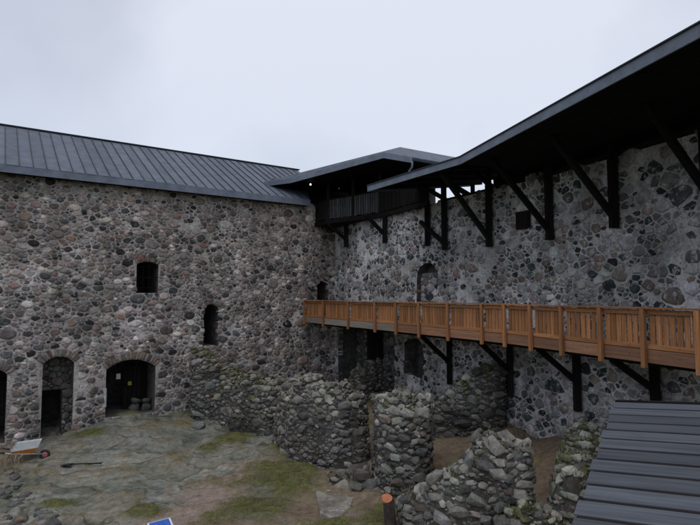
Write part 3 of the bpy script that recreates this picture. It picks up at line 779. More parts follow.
# grille in the barred window
u0, u1, zb, zs, zt = op_win['dim']
for k in range(4):
    u = u0 + (u1 - u0) * (k + .5) / 4
    tube('window_bar', [lpt(u, zb - .05, -.28), lpt(u, zt + .02, -.28)], .018, M['tar'], wall_l, 8)
for k in range(3):
    z = zb + (zt - zb) * (k + .5) / 3
    tube('window_bar', [lpt(u0 - .05, z, -.30), lpt(u1 + .05, z, -.30)], .016, M['tar'], wall_l, 8)
M['brick'] = simple('red_brick', (.25, .12, .085), .9, 12, .6, 1.4, 40, .01)
for k in range(3):
    uu = u0 + .08 + (u1 - u0 - .2) * k / 4.0 * .75
    beam('brick', lpt(uu, zt + .05, .02), lpt(uu + .015, zt + .25, .02), .075, .12, M['brick'], wall_l, (LN.x, LN.y, 0), .008)
# inside the second doorway: plank screen, notices, block of masonry
u0, u1, zb, zs, zt = op_d2['dim']
um = u0 + (u1 - u0) * .48
scr = thing('plank_screen', 'dark plank screen standing inside the wide arched doorway', 'screen', lpt(um, zb, -1.4))
npl = 7
for k in range(npl):
    ua = um + (u1 + .3 - um) * k / npl; ub = um + (u1 + .3 - um) * (k + .94) / npl
    beam('plank', lpt((ua + ub) / 2, zb - .1, -1.4), lpt((ua + ub) / 2, zb + 1.95, -1.4), (ub - ua), .04, M['tar'], scr, (LN.x, LN.y, 0))
beam('rail', lpt(um, zb + 1.1, -1.36), lpt(u1 + .3, zb + 1.1, -1.36), .05, .12, M['tar'], scr)
M['paper'] = simple('white_paper', (.62, .6, .58), .8, 30, .85, 1.1)
M['yellow'] = simple('yellow_paper', (.45, .30, .05), .7, 30, .8, 1.15)
def notice(name, px, py, wpx, hpx, dep, mat, label):
    ua, za = LU(px - wpx / 2, py + hpx / 2); ub, zb2 = LU(px + wpx / 2, py - hpx / 2)
    o = beam(name, lpt(ua, (za + zb2) / 2, dep), lpt(ub, (za + zb2) / 2, dep), .012, abs(zb2 - za), mat, None, (0, 0, 1), .002); tag(o, label, 'notice')
notice('paper_notice', 122.5, 379, 4.5, 6, -.9, M['paper'], 'small white notice hanging in the wide arched doorway')
notice('warning_notice', 136.3, 387.5, 4, 4.5, -1.32, M['yellow'], 'small yellow notice on the dark plank screen')
beam('hook_wire', lpt(LU(122.5, 379)[0], LU(122.5, 379)[1] + .1, -.9), lpt(LU(122.5, 379)[0], zt + .1, -.9), .01, .01, M['tar'], wall_l)
V0 = lpt(um + .05, zb, -.55); 
mb = thing('masonry_block', 'low grey masonry block on the sill inside the wide doorway', 'stone block', V0)
for k, (a0, a1, zz0, zz1) in enumerate(((.05, .55, -.15, .38), (.57, 1.12, -.15, .34), (.1, .62, .385, .62), (.64, 1.05, .345, .55))):
    rr = random.Random(k + 3); c = lpt(um + (a0 + a1) / 2, zb + (zz0 + zz1) / 2, -.6)
    vv, ff = rock_at(rr, c, .3, Vector((LN.x, LN.y, 0)), Vector((LD.x, LD.y, 0)), Vector((0, 0, 1)), (a1 - a0) * .56, (zz1 - zz0) * .6, .25)
    link('stone', vv, ff, M['ruin_stone'], mb, c, True, [(.07, .072, .072, 1)] * len(vv))
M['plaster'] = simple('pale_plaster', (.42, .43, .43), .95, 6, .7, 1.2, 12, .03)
uj, zj = LU(104.3, 407); _, zj2 = LU(104.3, 388)
V = []; pl_n = 7
for k in range(pl_n):
    t = k / (pl_n - 1); wv = .10 + .05 * math.sin(t * 7) ; z = zj + (zj2 - zj) * t
    for du, dp in ((-wv, .01), (.0, .08), (.035, .05), (.035, -.35)): V.append(lpt(u0 + du, z, dp))
Fc = [(i * 4 + j, i * 4 + j + 1, i * 4 + j + 5, i * 4 + j + 4) for i in range(pl_n - 1) for j in range(3)]
link('plaster_jamb', V, Fc, M['plaster'], wall_l, None, True)
# pale window slot deep in the vaulted recess, and its door
def apt(u, z, dep): return Vector((C0.x + DA.x * u + NA.x * dep, C0.y + DA.y * u + NA.y * dep, z))
def bpt(u, z, dep): return Vector((C1.x + DB.x * u + NB.x * dep, C1.y + DB.y * u + NB.y * dep, z))
u0, u1, zb, zs, zt = op_niche['dim']
infill('niche_back', u0 - .05, u1 + .05, zb, zs - .12, -.26, .2, apt, C0, DA, NA, wall_a, PAL_PALE, 'mortar_pale')
ua, za = AU(349, 362); ub, zb_ = AU(356, 345)
u0, u1, zb, zs, zt = op_rec['dim']
infill('recess_back', u0 + .1, u1 + .3, zb, zs + .1, -1.15, .15, apt, C0, DA, NA, wall_a)  # dark stones and mortar put the recess's shade into the colour
def rec_u(px): q = at_wall(px, 350, C0 - NA * 1.1, DA); return (Vector(q.xy) - C0).dot(DA)
beam('pale_window_slot', apt(rec_u(352.5), za - .2, -1.09), apt(rec_u(352.5), zb_, -1.09), .42, .06, M['plaster'], wall_a, (NA.x, NA.y, 0), .02)  # pale colour stands for the faint light of the window
dr = thing('plank_door_leaf', 'dark plank door standing in the recess under the gallery', 'door', apt(rec_u(378), zb, -1.0))
for k in range(6): beam('plank', apt(rec_u(370) + .24 * k, zb, -1.0), apt(rec_u(370) + .24 * k, zs + .1, -1.0), .225, .05, M['tar'], dr, (NA.x, NA.y, 0))
pu, pz = AU(389, 366)
o = tube('thin_pole', [apt(pu, pz - 1.4, .2), apt(pu, AU(389, 338)[1], .15)], .025, M['grey_board']); tag(o, 'thin grey pole propped upright beside the vaulted recess', 'pole')

# ------------------------------------------------------------------ roof over the long wall: standing-seam panels
def lroof(u, run, dz=0.0):
    """point on the roof slope: run = distance up from the eave in plan"""
    q = LP + LD * u + LN * (.5 - run); return Vector((q.x, q.y, ZE + 5.08 + math.tan(math.radians(28)) * run + dz))
u_end = (Vector(at_z(310, 206, ZE + 4.75).xy) - LP).dot(LD)
u_beg = -24.0; RUN = 5.8
roof_l = thing('seamed_roof', 'long dark grey standing-seam metal roof above the wall with doorways', 'roof', lpt(u_beg + 10, ZE + 4.75, 0))
npan = int((u_end - u_beg) / .47); pw = (u_end - u_beg) / npan
pan_me = None
rp_ = random.Random(4)
for k in range(npan + int(2.5 / pw)):
    ua = u_beg + k * pw; ub = ua + pw; h = rp_.uniform(0, .012)
    r0 = -.06 if ub <= u_end + .01 else (ub - u_end) * RUN / 2.6
    V = [lroof(ua + .004, r0 if r0 < 0 else max(-.06, (ua - u_end) * RUN / 2.6), h), lroof(ub - .004, r0, h), lroof(ub - .004, RUN, h), lroof(ua + .004, RUN, h), lroof(ua + .004, r0 if r0 < 0 else max(-.06, (ua - u_end) * RUN / 2.6), h - .03), lroof(ub - .004, r0, h - .03), lroof(ub - .004, RUN, h - .03), lroof(ua + .004, RUN, h - .03)]
    link('roof_panel', V, BOXF, M['sheet'], roof_l, V[0])
    beam('seam', lroof(ua, max(-.06, (ua - u_end) * RUN / 2.6), .025), lroof(ua, RUN, .025), .024, .05, M['seam'], roof_l, (0, 0, 1), 0)
beam('ridge_cap', lroof(u_beg, RUN, .03), lroof(u_end + 2.5, RUN, .03), .25, .06, M['seam'], roof_l)
q0, q1 = lroof(u_beg, -.04, 0), lroof(u_end, -.04, 0)
beam('fascia', (q0.x, q0.y, ZE + 4.915), (q1.x, q1.y, ZE + 4.915), .04, .33, M['fascia'], roof_l)
# back slope and soffit close the roof
V = [lroof(u_beg, RUN), lroof(u_end + 2.4, RUN)] + [Vector((*(LP + LD * u + LN * (.5 - 11)), ZE + 5.2)) for u in (u_end, u_beg)]
link('back_slope', V + [v - Vector((0, 0, .04)) for v in V], BOXF, M['sheet'], roof_l)
V = [Vector((*(LP + LD * u + LN * dp), ZE + 4.80)) for u, dp in ((u_beg, .43), (u_end, .43), (u_end, -10), (u_beg, -10))]
link('soffit', V + [v + Vector((0, 0, .05)) for v in V], BOXF, M['tar'], roof_l)

# ------------------------------------------------------------------ deep-eaved roof along the gallery walls
ZT = ZE + 4.4
E0 = Vector(at_z(368, 185.5, ZT).xy); E1 = Vector(at_z(461, 156.5, ZT).xy); E2 = Vector(at_z(700, 23, ZT).xy); E3 = E2 + (E2 - E1).normalized() * 6
dE0 = (E1 - E0).normalized(); dE1 = (E2 - E1).normalized(); b0 = Vector((-dE0.y, dE0.x)); b1 = Vector((-dE1.y, dE1.x))
bm_ = (b0 + b1).normalized()
DEP = 6.0; SL = math.tan(math.radians(8.5))
def rr_pt(i, run, dz):
    P_, bk = ((E0, b0), (E1, bm_), (E2, b1), (E3, b1))[i]; q = P_ + bk * run; return Vector((q.x, q.y, ZT + SL * run + dz))
roof_r = thing('eaves_roof', 'black-soffited roof with deep overhanging eaves above the timber gallery', 'roof', (C1.x, C1.y, ZE + 3.8))
for i in range(3):
    V = [rr_pt(i, 0, 0), rr_pt(i + 1, 0, 0), rr_pt(i + 1, DEP, 0), rr_pt(i, DEP, 0)]
    link('roof_sheet', V + [v - Vector((0, 0, .05)) for v in V], BOXF, M['sheet'], roof_r)
    a, c = rr_pt(i, -.02, -.13), rr_pt(i + 1, -.02, -.13)
    beam('fascia', a, c, .035, .25, M['fascia'], roof_r)
    a, c = rr_pt(i, -.045, .0), rr_pt(i + 1, -.045, .0)
    beam('drip_edge', a, c, .05, .035, M['seam'], roof_r)
    # soffit boards running along the eave
    nb_ = 20
    for k in range(nb_):
        r0 = .02 + (DEP - .02) * k / nb_; r1 = .02 + (DEP - .02) * (k + .95) / nb_
        if i == 0: V = [rr_pt(i, r0, -.09), rr_pt(i + 1, r0, -.09), rr_pt(i + 1, r1, -.09), rr_pt(i, r1, -.09)]
        elif r0 > 4.6: continue
        else: V = [Vector((*rr_pt(i + a_, b_, 0).xy, ZT - .21 + .004 * (k % 2))) for a_, b_ in ((0, r0), (1, r0), (1, r1), (0, r1))]
        link('soffit_board', V + [v - Vector((0, 0, .025)) for v in V], BOXF, M['tar'], roof_r)
beam('verge_board', rr_pt(0, 0, -.13) + Vector((*(-dE0 * .03), 0)), rr_pt(0, DEP, -.13) + Vector((*(-dE0 * .03), 0)), .035, .25, M['fascia'], roof_r)
def soffit_z(q):       # height of the soffit above a plan point
    best = 0
    for P_, bk in ((E0, b0), (E1, b1)):
        t = ZT + SL * (q - P_).dot(bk)
        best = t if best == 0 else min(best, t)
    if (q - E1).dot(dE1) > .3: return ZT - .22
    return best - .12
# wall posts with struts
def wall_post(pt_, U, px, py_bot, out=1.5, strut=True, low=.35, top=None):
    u, zb2 = U(px, py_bot); q = pt_(u, 0, 0); zt2 = top or soffit_z(q.xy)
    beam('post', pt_(u, zb2, .14), pt_(u, zt2, .14), .2, .2, M['tar'], roof_r, (1, 0, 0))
    if strut:
        a = pt_(u, zb2 + low, .2); o_ = out
        for _ in range(4):
            c = pt_(u, 0, o_ + .2); c.z = soffit_z(c.xy); o_ = max(.5, c.z - a.z)
        beam('strut', a, c, .15, .15, M['tar'], roof_r)
wall_post(apt, AU, 447, 250, strut=False); wall_post(apt, AU, 492, 247)
beam('strut', apt(AU(447, 243)[0], AU(447, 243)[1], .2), apt(AU(426, 222)[0], AU(426, 222)[1], .3), .14, .14, M['tar'], roof_r)
for px, py in ((553, 240), (618, 228), (712, 205)): wall_post(bpt, BU, px, py)
wall_post(bpt, BU, 860, 160)
# plate on the wall head and boarded infill where the gap is closed
ug0, _ = AU(433, 200); ug1, _ = AU(493, 200)
def infill_boards(pt_, ua, ub, dep, z0, step=.22, roofp=roof_r, ztop=None):
    u = ua
    while u < ub:
        q = pt_(u, 0, dep); zt2 = ztop if ztop else soffit_z(q.xy)
        beam('infill_board', pt_(u + step / 2, z0, dep), pt_(u + step / 2, zt2, dep), step * .95, .03, M['tar'], roofp, (NA.x, NA.y, 0), 0); u += step
infill_boards(apt, ug1, lenA, -.25, ZE + 3.7)
infill_boards(bpt, 0, 13.4, -.25, ZE + 3.7)
beam('wall_plate', apt(ug0, ZE + 3.9, -.35), apt(lenA, ZE + 3.9, -.35), .2, .16, M['tar'], roof_r)
beam('wall_plate', bpt(0.05, ZE + 3.9, -.1), bpt(13.4, ZE + 3.9, -.1), .2, .16, M['tar'], roof_r)
# open timbers in the gap, seen against the sky
for k, (uu, d0, d1) in enumerate(((ug0 + .75, -.4, 1.2), (ug0 + 1.35, -1.6, .4), (ug0 + 2.0, -.3, 1.1), (ug0 + 2.7, -1.5, .2), (ug0 + 3.3, -.4, .9))):
    q = apt(uu, 0, d1); beam('brace', apt(uu, ZE + 3.75, d0), Vector((q.x, q.y, soffit_z(q.xy))), .14, .14, M['tar'], roof_r)
for uu in (ug0 + .35, ug0 + 1.7, ug0 + 2.4, ug0 + 3.1):
    q = apt(uu, 0, -1.9); beam('post', apt(uu, ZE + 3.6, -1.9), Vector((q.x, q.y, soffit_z(q.xy))), .16, .16, M['tar'], roof_r, (1, 0, 0))
nraf = 0
for (P_, dd_, bb_, Ln) in ((E0, dE0, b0, (E1 - E0).length), (E1, dE1, b1, (E3 - E1).length)):
    s = .6
    while s < Ln:
        q = P_ + dd_ * s
        a = Vector((q.x + bb_.x * .1, q.y + bb_.y * .1, ZT + SL * .1 - .2)); c = Vector((q.x + bb_.x * 5.8, q.y + bb_.y * 5.8, ZT + SL * 5.8 - .2))
        beam('rafter', a, c, .12, .16, M['tar'], roof_r, (0, 0, 1), 0); s += 1.3
# hatch boarded in the wall beneath
ha, hz0 = AU(517, 230); hb, hz1 = AU(531, 210)
for k in range(4):
    uu = ha + (hb - ha) * (k + .5) / 4; beam('hatch_board', apt(uu, hz0, .05), apt(uu, hz1, .05), abs(hb - ha) / 4.2, .05, M['tar'], wall_a, (NA.x, NA.y, 0))

# ------------------------------------------------------------------ corner roof and balcony
ZC = ZE + 6.2
K0 = Vector(at_z(264, 181.5, ZC).xy); K1 = Vector(at_z(291, 178, ZC).xy); K2 = Vector(at_z(383.5, 152, ZC).xy); K3 = Vector(at_z(412, 157, ZC).xy)
dK = (K2 - K1).normalized(); eK = (K3 - K2).normalized()
roof_c = thing('hipped_roof', 'small hipped metal roof with downpipe over the corner balcony', 'roof', (C0.x, C0.y, ZE + 4))
K4 = K2 + eK * 6.0; K5 = K1 + eK * 5.5 - dK * 1.0
r = ray(400, 147); t = 25.0 / r.y; apA = Vector((r.x * t, r.y * t)); za_ = ZE + r.z * t; apB = apA + eK * 3.6
vv = [(K0.x, K0.y, ZC - .02), (K1.x, K1.y, ZC), (K2.x, K2.y, ZC), (K4.x, K4.y, ZC), (K5.x, K5.y, ZC), (apA.x, apA.y, za_), (apB.x, apB.y, za_)]
def slab(name, ids, mat=M['sheet']):
    V = [Vector(vv[i]) for i in ids]; n_ = len(V); dn = Vector((0, 0, .045))
    V2 = V + [v - dn for v in V]
    Fc = [tuple(range(n_)), tuple(range(n_, 2 * n_))[::-1]] + [(i, i + n_, (i + 1) % n_ + n_, (i + 1) % n_) for i in range(n_)]
    link(name, V2, Fc, mat, roof_c)
slab('roof_slope', (1, 2, 5)); slab('roof_slope', (2, 3, 6, 5)); slab('roof_slope', (3, 4, 6)); slab('roof_slope', (4, 0, 5, 6)); slab('roof_slope', (0, 1, 5))
def edge(a, c, name='fascia', ext=.0): beam(name, (a.x, a.y, ZC - .14), (c.x, c.y, ZC - .14), .04, .27, M['fascia'], roof_c)
edge(K1, K2); edge(K2, K3); edge(K0, K1)
beam('gutter_board', (K3.x, K3.y, ZC - .10), (K4.x, K4.y, ZC - .10), .04, .12, M['seam'], roof_c)
tube('downpipe', [(K3.x, K3.y, ZC - .2), (K3.x - .0, K3.y, ZC - .45), (K3.x - .12, K3.y + .1, ZC - .6), (K3.x - .12, K3.y + .1, ZC - 1.1)], .05, M['fascia'], roof_c)
V = [Vector((p_.x, p_.y, ZC - .2)) for p_ in (K0 + eK * .1, K1 + eK * .04, K2 + eK * .04 - dK * .04, K4 - dK * .04, K5)]
link('soffit', V + [v + Vector((0, 0, .04)) for v in V], [(0, 1, 2, 3, 4), (9, 8, 7, 6, 5)] + [(i, 5 + i, 5 + (i + 1) % 5, (i + 1) % 5) for i in range(5)], M['tar'], roof_c)
# the boarded back and floor of the balcony
bal = thing('corner_balcony', 'dark timber balcony with grey board parapet under the small hipped roof', 'balcony', (C0.x, C0.y, ZE + 3.9))
B0 = Vector((-1.15, 27.5)); B1 = Vector((1.45, 25.15)); B2 = Vector(apt(AU(434, 214)[0], 0, .28).xy)
ZB = ZE + 3.98
Bq = Vector(apt(AU(434, 214)[0] - 2.6, 0, -2.2).xy); Br = C0 - LN * 1.0 - NA * 1.5; Bs = C0 - LD * 3.4 - LN * 1.0; Bt = C0 - LD * 1.4 - LN * 1.0
prism('floor', [B0, B1, B2, Bq, Br, Bt], ZB - .22, ZB - .06, M['tar'], bal)
def parapet(a, c, n0, z0, z1, mat, gapf=.8, pitch=.15):
    L_ = (c - a).length; dr_ = (c - a).normalized(); nn_ = (dr_.y, -dr_.x, 0); k = int(L_ / pitch)
    for i in range(k):
        q = a + dr_ * (L_ * (i + .5) / k)
        beam('parapet_board', (q.x, q.y, z0 + .02 * ((i * 7) % 3)), (q.x, q.y, z1), pitch * gapf, .025, mat, bal, nn_, .003)
    for z in (z0 + .15, z1 - .1):
        beam('parapet_rail', (a.x - nn_[0] * .04, a.y - nn_[1] * .04, z), (c.x - nn_[0] * .04, c.y - nn_[1] * .04, z), .05, .1, M['tar'], bal)
    beam('handrail', (a.x, a.y, z1 + .03), (c.x, c.y, z1 + .03), .12, .05, M['tar'], bal)
    beam('edge_beam', (a.x, a.y, z0 - .14), (c.x, c.y, z0 - .14), .14, .2, M['tar'], bal)
parapet(B0, B1, 0, ZB, ZB + 1.02, M['grey_board'])
parapet(B0 - LN * ((B0 - LP).dot(LN) - .02), B0, 0, ZB, ZB + 1.02, M['tar'], .97, .16)
parapet(B1, B2, 0, ZB - .02, ZB + 1.0, M['tar'], .97, .16)
for a, c, zt5 in ((Bq, Br, ZC + .12), (Br, Bs, ZC + .12), (B2, Bq, ZE + 4.7)):
    L_ = (c - a).length; dr_ = (c - a).normalized(); k = int(L_ / .3)
    for i in range(k):
        q = a + dr_ * (L_ * (i + .5) / k)
        beam('back_board', (q.x, q.y, ZB - .2), (q.x, q.y, zt5), L_ / k * 1.02, .03, M['tar'], bal, (dr_.y, -dr_.x, 0), 0)
for q in (B1, B1.lerp(B0, .5), B0): beam('post', (q.x, q.y, ZB - .2), (q.x, q.y, ZC - .2), .16, .16, M['tar'], bal, (1, 0, 0))
for px, py in ((348, 247), (387, 243), (430, 246)):
    u, zb2 = AU(px, py)
    beam('post', apt(u, zb2, .14), apt(u, ZB - .25, .14), .2, .2, M['tar'], bal, (1, 0, 0))
    o_ = 1.1 if px < 400 else .5
    if px > 400: continue
    beam('strut', apt(u, zb2 + .45, .2), apt(u, min(ZB - .25, zb2 + .45 + o_), o_ + .1), .15, .15, M['tar'], bal)
M['bulb'] = bpy.data.materials.new('lit_bulb'); M['bulb'].use_nodes = True
bb = M['bulb'].node_tree.nodes['Principled BSDF']; bb.inputs['Emission Color'].default_value = (1, .93, .8, 1); bb.inputs['Emission Strength'].default_value = 1.6
for px, py, rad, lab in ((310.5, 184.5, .052, 'lit round lamp under the hipped roof, toward the seamed roof'), (339, 188.5, .045, 'lit round lamp under the hipped roof, above the board parapet')):
    r = ray(px, py); t = 27.6 / r.y; q = Vector((r.x * t, r.y * t, ZE + r.z * t))
    lmp = thing('ceiling_lamp', lab, 'lamp', (q.x, q.y, ZC - .2), 'lamps under the hipped roof')
    tube('cord', [(q.x, q.y, ZC - .2), (q.x, q.y, q.z + .05)], .008, M['tar'], lmp, 6)
    tube('bulb', [(q.x, q.y, q.z + rad), (q.x, q.y, q.z + rad * .7), (q.x, q.y, q.z), (q.x, q.y, q.z - rad * .7), (q.x, q.y, q.z - rad)], [rad * .3, rad * .8, rad, rad * .75, rad * .15], M['bulb'] if rad > .05 else M['paper'], lmp, 10)

# ------------------------------------------------------------------ the timber gallery
ZF = ZE - 1.44
gal = thing('timber_gallery', 'orange larch gallery with baluster railing bending along the stone walls', 'gallery', (G1.x, G1.y, ZF))
POST_PX = [305, 324, 349, 376, 397, 420, 449, 483, 506, 532, 563, 602, 645, 700]
def edge_at(px, off=0.0):
    """point on the gallery's outer edge seen in the column px, pushed outwards"""
    for (P_, d_, n_, lim) in ((G0, DA, NA, True), (G1, DB, NB, False)):
        q = at_wall(px, 330, P_, d_); u = (Vector(q.xy) - P_).dot(d_)
        if lim and u <= (G1 - G0).length: break
    return Vector(q.xy) + n_ * off, d_, n_
posts = [edge_at(px) for px in POST_PX]
d_l = DB; q = posts[-1][0]
for k in range(1, 5): posts.append((q + DB * 1.33 * k, DB, NB))
rw = random.Random(11)
for i, (q, d_, n_) in enumerate(posts):
    a = q + n_ * .055
    beam('post', (a.x, a.y, ZF - .10 - rw.uniform(0, .02)), (a.x, a.y, ZF + 1.14), .105, .09, M['larch'], gal, (n_.x, n_.y, 0), .008)
    if i + 1 == len(posts): break
    q2, d2, n2 = posts[i + 1]
    dd_ = (q2 - q).normalized(); L_ = (q2 - q).length; nn_ = Vector((dd_.y, -dd_.x))
    back = nn_ * -.03
    def P3(s, z, off=0.0): t = q + dd_ * s + nn_ * off; return Vector((t.x, t.y, z))
    fm = M['larch_grey'] if i < 4 else M['larch_dull']
    beam('fascia_beam', P3(.0, ZF + .14, -.03), P3(L_, ZF + .14, -.03), .05, .28, fm, gal)
    beam('bottom_rail', P3(.0, ZF + .345, -.025), P3(L_, ZF + .345, -.025), .04, .10, M['larch'], gal)
    beam('top_board', P3(.0, ZF + 1.075, -.025), P3(L_, ZF + 1.075, -.025), .04, .10, M['larch'], gal)
    beam('handrail', P3(-.02, ZF + 1.16, .0), P3(L_ + .02, ZF + 1.16, .0), .17, .036, M['larch'], gal)
    nb_ = max(4, round((L_ - .12) / .152))
    for k in range(nb_):
        s = .06 + (L_ - .12) * (k + .5) / nb_
        beam('baluster', P3(s, ZF + .30, -.062), P3(s, ZF + 1.12, -.062), rw.choice((.118, .123, .13)), .028, M['larch'], gal, (nn_.x, nn_.y, 0), .004)
    # deck planks across the bay, and dark joists below
    nk = int(L_ / .15)
    for k in range(nk):
        s = L_ * (k + .5) / nk; beam('deck_plank', P3(s, ZF + .265, -.10), P3(s, ZF + .265, -1.98), L_ / nk * .95, .035, M['larch_grey'], gal, (0, 0, 1), 0)
    beam('joist', P3(.1, ZF + .12, -.12), P3(.1, ZF + .12, -1.98), .1, .22, M['tar'], gal, (0, 0, 1), 0)
    for off in (-.5, -1.2): beam('bearer', P3(0, ZF - .06, off), P3(L_, ZF - .06, off), .12, .12, M['tar'], gal, (0, 0, 1), 0)
for px, py, U, pt_ in ((452, 384, AU, apt), (513, 396, AU, apt), (581, 411, BU, bpt), (660, 425, BU, bpt)):
    u, zb2 = U(px, py)
    beam('wall_post', pt_(u, zb2, .13), pt_(u, ZF - .12, .13), .18, .18, M['tar'], gal, (1, 0, 0))
    beam('bracket', pt_(u, zb2 + .9, .2), pt_(u, ZF - .1, 1.5), .14, .14, M['tar'], gal)

# ------------------------------------------------------------------ boarded lean-to roof below the viewpoint
r = ray(615, 402); t = 6.5 / r.y; T0 = Vector((r.x * t, r.y * t, ZE + r.z * t))
away = Vector((.6, 1, .076)).normalized(); side = Vector((1.667, -1, .133)).normalized(); upn = side.cross(away).normalized()
if upn.z < 0: upn = -upn
shed = thing('boarded_roof', 'blue-grey lapped board roof of a lean-to below the gallery', 'roof', (T0.x + 1.5, T0.y - 2, gz(T0.x + 1.5, T0.y - 2)))
BWD = .298
for k in range(16):
    c0 = T0 - away * (BWD * (k + .5)); lift = upn * .012
    a = c0 - side * (.012 * ((k * 5) % 3)); e = c0 + side * 4.6
    x = side; y = away; up_ = x.cross(y); up_ = up_ if up_.z > 0 else -up_
    beam('roof_board', a, e, BWD * (.78 + .02 * (k % 3)), .014, M['roof_board'], shed, up_, .006)
for s in (.25, 2.2, 4.2):
    a = T0 + side * s - upn * .09; beam('rafter', a - away * .02, a - away * 4.7, .1, .14, M['tar'], shed, (0, 0, 1))
a = T0 - away * 2.4 - upn * .014; beam('dark_gap_underlay', a + side * .01, a + side * 4.59, 4.75, .02, M['tar'], shed, upn, 0)  # dark sheet close under the boards, stands for shade in their gaps
beam('ridge_board', T0 + away * .03 - upn * .05, T0 + away * .03 + side * 4.6 - upn * .05, .03, .14, M['tar'], shed)
for s in (.35, 4.1):
    for e in (.25, 4.5):
        a = T0 + side * s - away * e - upn * .16; beam('post', a, (a.x, a.y, gz(a.x, a.y) - .1), .14, .14, M['tar'], shed, (1, 0, 0))
for k in range(22):
    a = T0 + side * .5 - away * (.2 + .2 * k) - upn * .2; beam('wall_board', a, (a.x, a.y, gz(a.x, a.y) + .02), .19, .025, M['tar'], shed, (1, 0, 0), 0)

# ------------------------------------------------------------------ small things on the rock
M['orange'] = simple('orange_paint', (.55, .18, .03), .45, 14, .8, 1.15)
M['galv'] = simple('galvanised_steel', (.42, .45, .47), .4, 8, .8, 1.15, metallic=.4)
M['rubber'] = simple('black_rubber', (.02, .02, .022), .7)
M['pink'] = simple('faded_red_rim', (.40, .12, .14), .6)
f = at_z(26, 461, .0); f.z = gz(f.x, f.y)
wb = thing('wheelbarrow', 'orange wheelbarrow with galvanised tray parked on the bedrock by a doorway', 'wheelbarrow', f)
ang = math.radians(14); ex = Vector((math.cos(ang), math.sin(ang), 0)); ey = Vector((-ex.y, ex.x, 0))
tilt = .22
def wp(x, y, z):
    x *= .86; y *= .86; z *= .86
    return f + ex * x + ey * y + Vector((0, 0, z + x * tilt * .45))
# tray: flared trough with a thickness
def ring(x0, x1, wy, z): return [wp(x0, -wy, z - wy * .3), wp(x1, -wy * .86, z - wy * .3), wp(x1, wy * .86, z + wy * .42), wp(x0, wy, z + wy * .42)]
o1 = ring(-.50, .52, .34, .66); o0 = ring(-.22, .26, .19, .36); i1 = ring(-.48, .50, .325, .66); i0 = ring(-.20, .24, .18, .38)
Fq = lambda a, c: [(a + i, a + (i + 1) % 4, c + (i + 1) % 4, c + i) for i in range(4)]
link('tray', o1 + o0, Fq(4, 0) + [(7, 6, 5, 4)], M['orange'], wb)
link('tray_lining', i1 + i0 + o1, Fq(0, 4) + [(4, 5, 6, 7)] + Fq(0, 8), M['galv'], wb)
link('load', [v + Vector((0, 0, -.03)) for v in i1] , [(0, 1, 2, 3)], M['galv'], wb)
for s in (-1, 1):
    fr = tube('handle', [wp(-.95, s * .30, .60), wp(-.5, s * .27, .46), wp(.1, s * .2, .34), wp(.72, s * .06, .20)], .02, M['galv'], wb, 8)
    tube('grip', [wp(-1.0, s * .305, .615), wp(-.72, s * .285, .535)], .03, M['rubber'], fr, 8)
    tube('leg', [wp(-.30, s * .25, .40), wp(-.36, s * .27, .10), wp(-.38, s * .27, .075)], .016, M['galv'], wb, 8)
    tube('leg', [wp(-.05, s * .22, .36), wp(-.33, s * .27, .09)], .014, M['galv'], wb, 8)
cw = wp(.72, 0, .05); cw.z = f.z + .20
def torus(name, c, axis, R_, r_, mat, parent, n1=24, n2=8):
    axis = axis.normalized(); u_ = axis.cross(Vector((0, 0, 1))).normalized(); v_ = axis.cross(u_); V, Fc = [], []
    for i in range(n1):
        a = 6.28318 * i / n1; dr_ = u_ * math.cos(a) + v_ * math.sin(a)
        for k in range(n2):
            b_ = 6.28318 * k / n2; V.append(c + dr_ * (R_ + r_ * math.cos(b_)) + axis * r_ * math.sin(b_))
    for i in range(n1):
        for k in range(n2):
            Fc.append((i * n2 + k, ((i + 1) % n1) * n2 + k, ((i + 1) % n1) * n2 + (k + 1) % n2, i * n2 + (k + 1) % n2))
    return link(name, V, Fc, mat, parent, None, True)
tyre = torus('wheel', cw, ey, .14, .045, M['rubber'], wb)
tube('rim', [cw - ey * .035, cw - ey * .01, cw + ey * .01, cw + ey * .035], [.07, .115, .115, .07], M['pink'], tyre, 16)
# shovel lying on the rock
a = at_z(66, 466, .08); c = at_z(101, 462.5, .2); a.z = gz(a.x, a.y) + .06; c.z = gz(c.x, c.y) + .10
sh = thing('shovel', 'dark shovel lying flat on the bare bedrock', 'shovel', a)
tube('shaft', [a.lerp(c, .12) + Vector((0, 0, .04)), c], .022, M['tar'], sh, 8)
dv = (c - a).normalized(); sv = dv.cross(Vector((0, 0, 1))).normalized(); bl = []
for k in range(7):
    t = k / 6; wv = .13 * math.sqrt(max(0.02, 1 - (1 - t) ** 3)) if t < .5 else .13 * (1 - .15 * (t - .5))
    p_ = a - dv * .2 + dv * (.42 * t)
    bl += [p_ + sv * wv + Vector((0, 0, .035)), p_ + Vector((0, 0, .0)), p_ - sv * wv + Vector((0, 0, .035))]
link('blade', bl + [v + Vector((0, 0, .008)) for v in bl], [(i * 3 + j, i * 3 + j + 1, i * 3 + j + 4, i * 3 + j + 3) for i in range(6) for j in range(2)] + [(21 + i * 3 + j, 21 + i * 3 + j + 3, 21 + i * 3 + j + 4, 21 + i * 3 + j + 1) for i in range(6) for j in range(2)], M['rubber'], sh, None, True)
tube('grip', [c - sv * .06, c + sv * .06], .02, M['tar'], sh, 8)
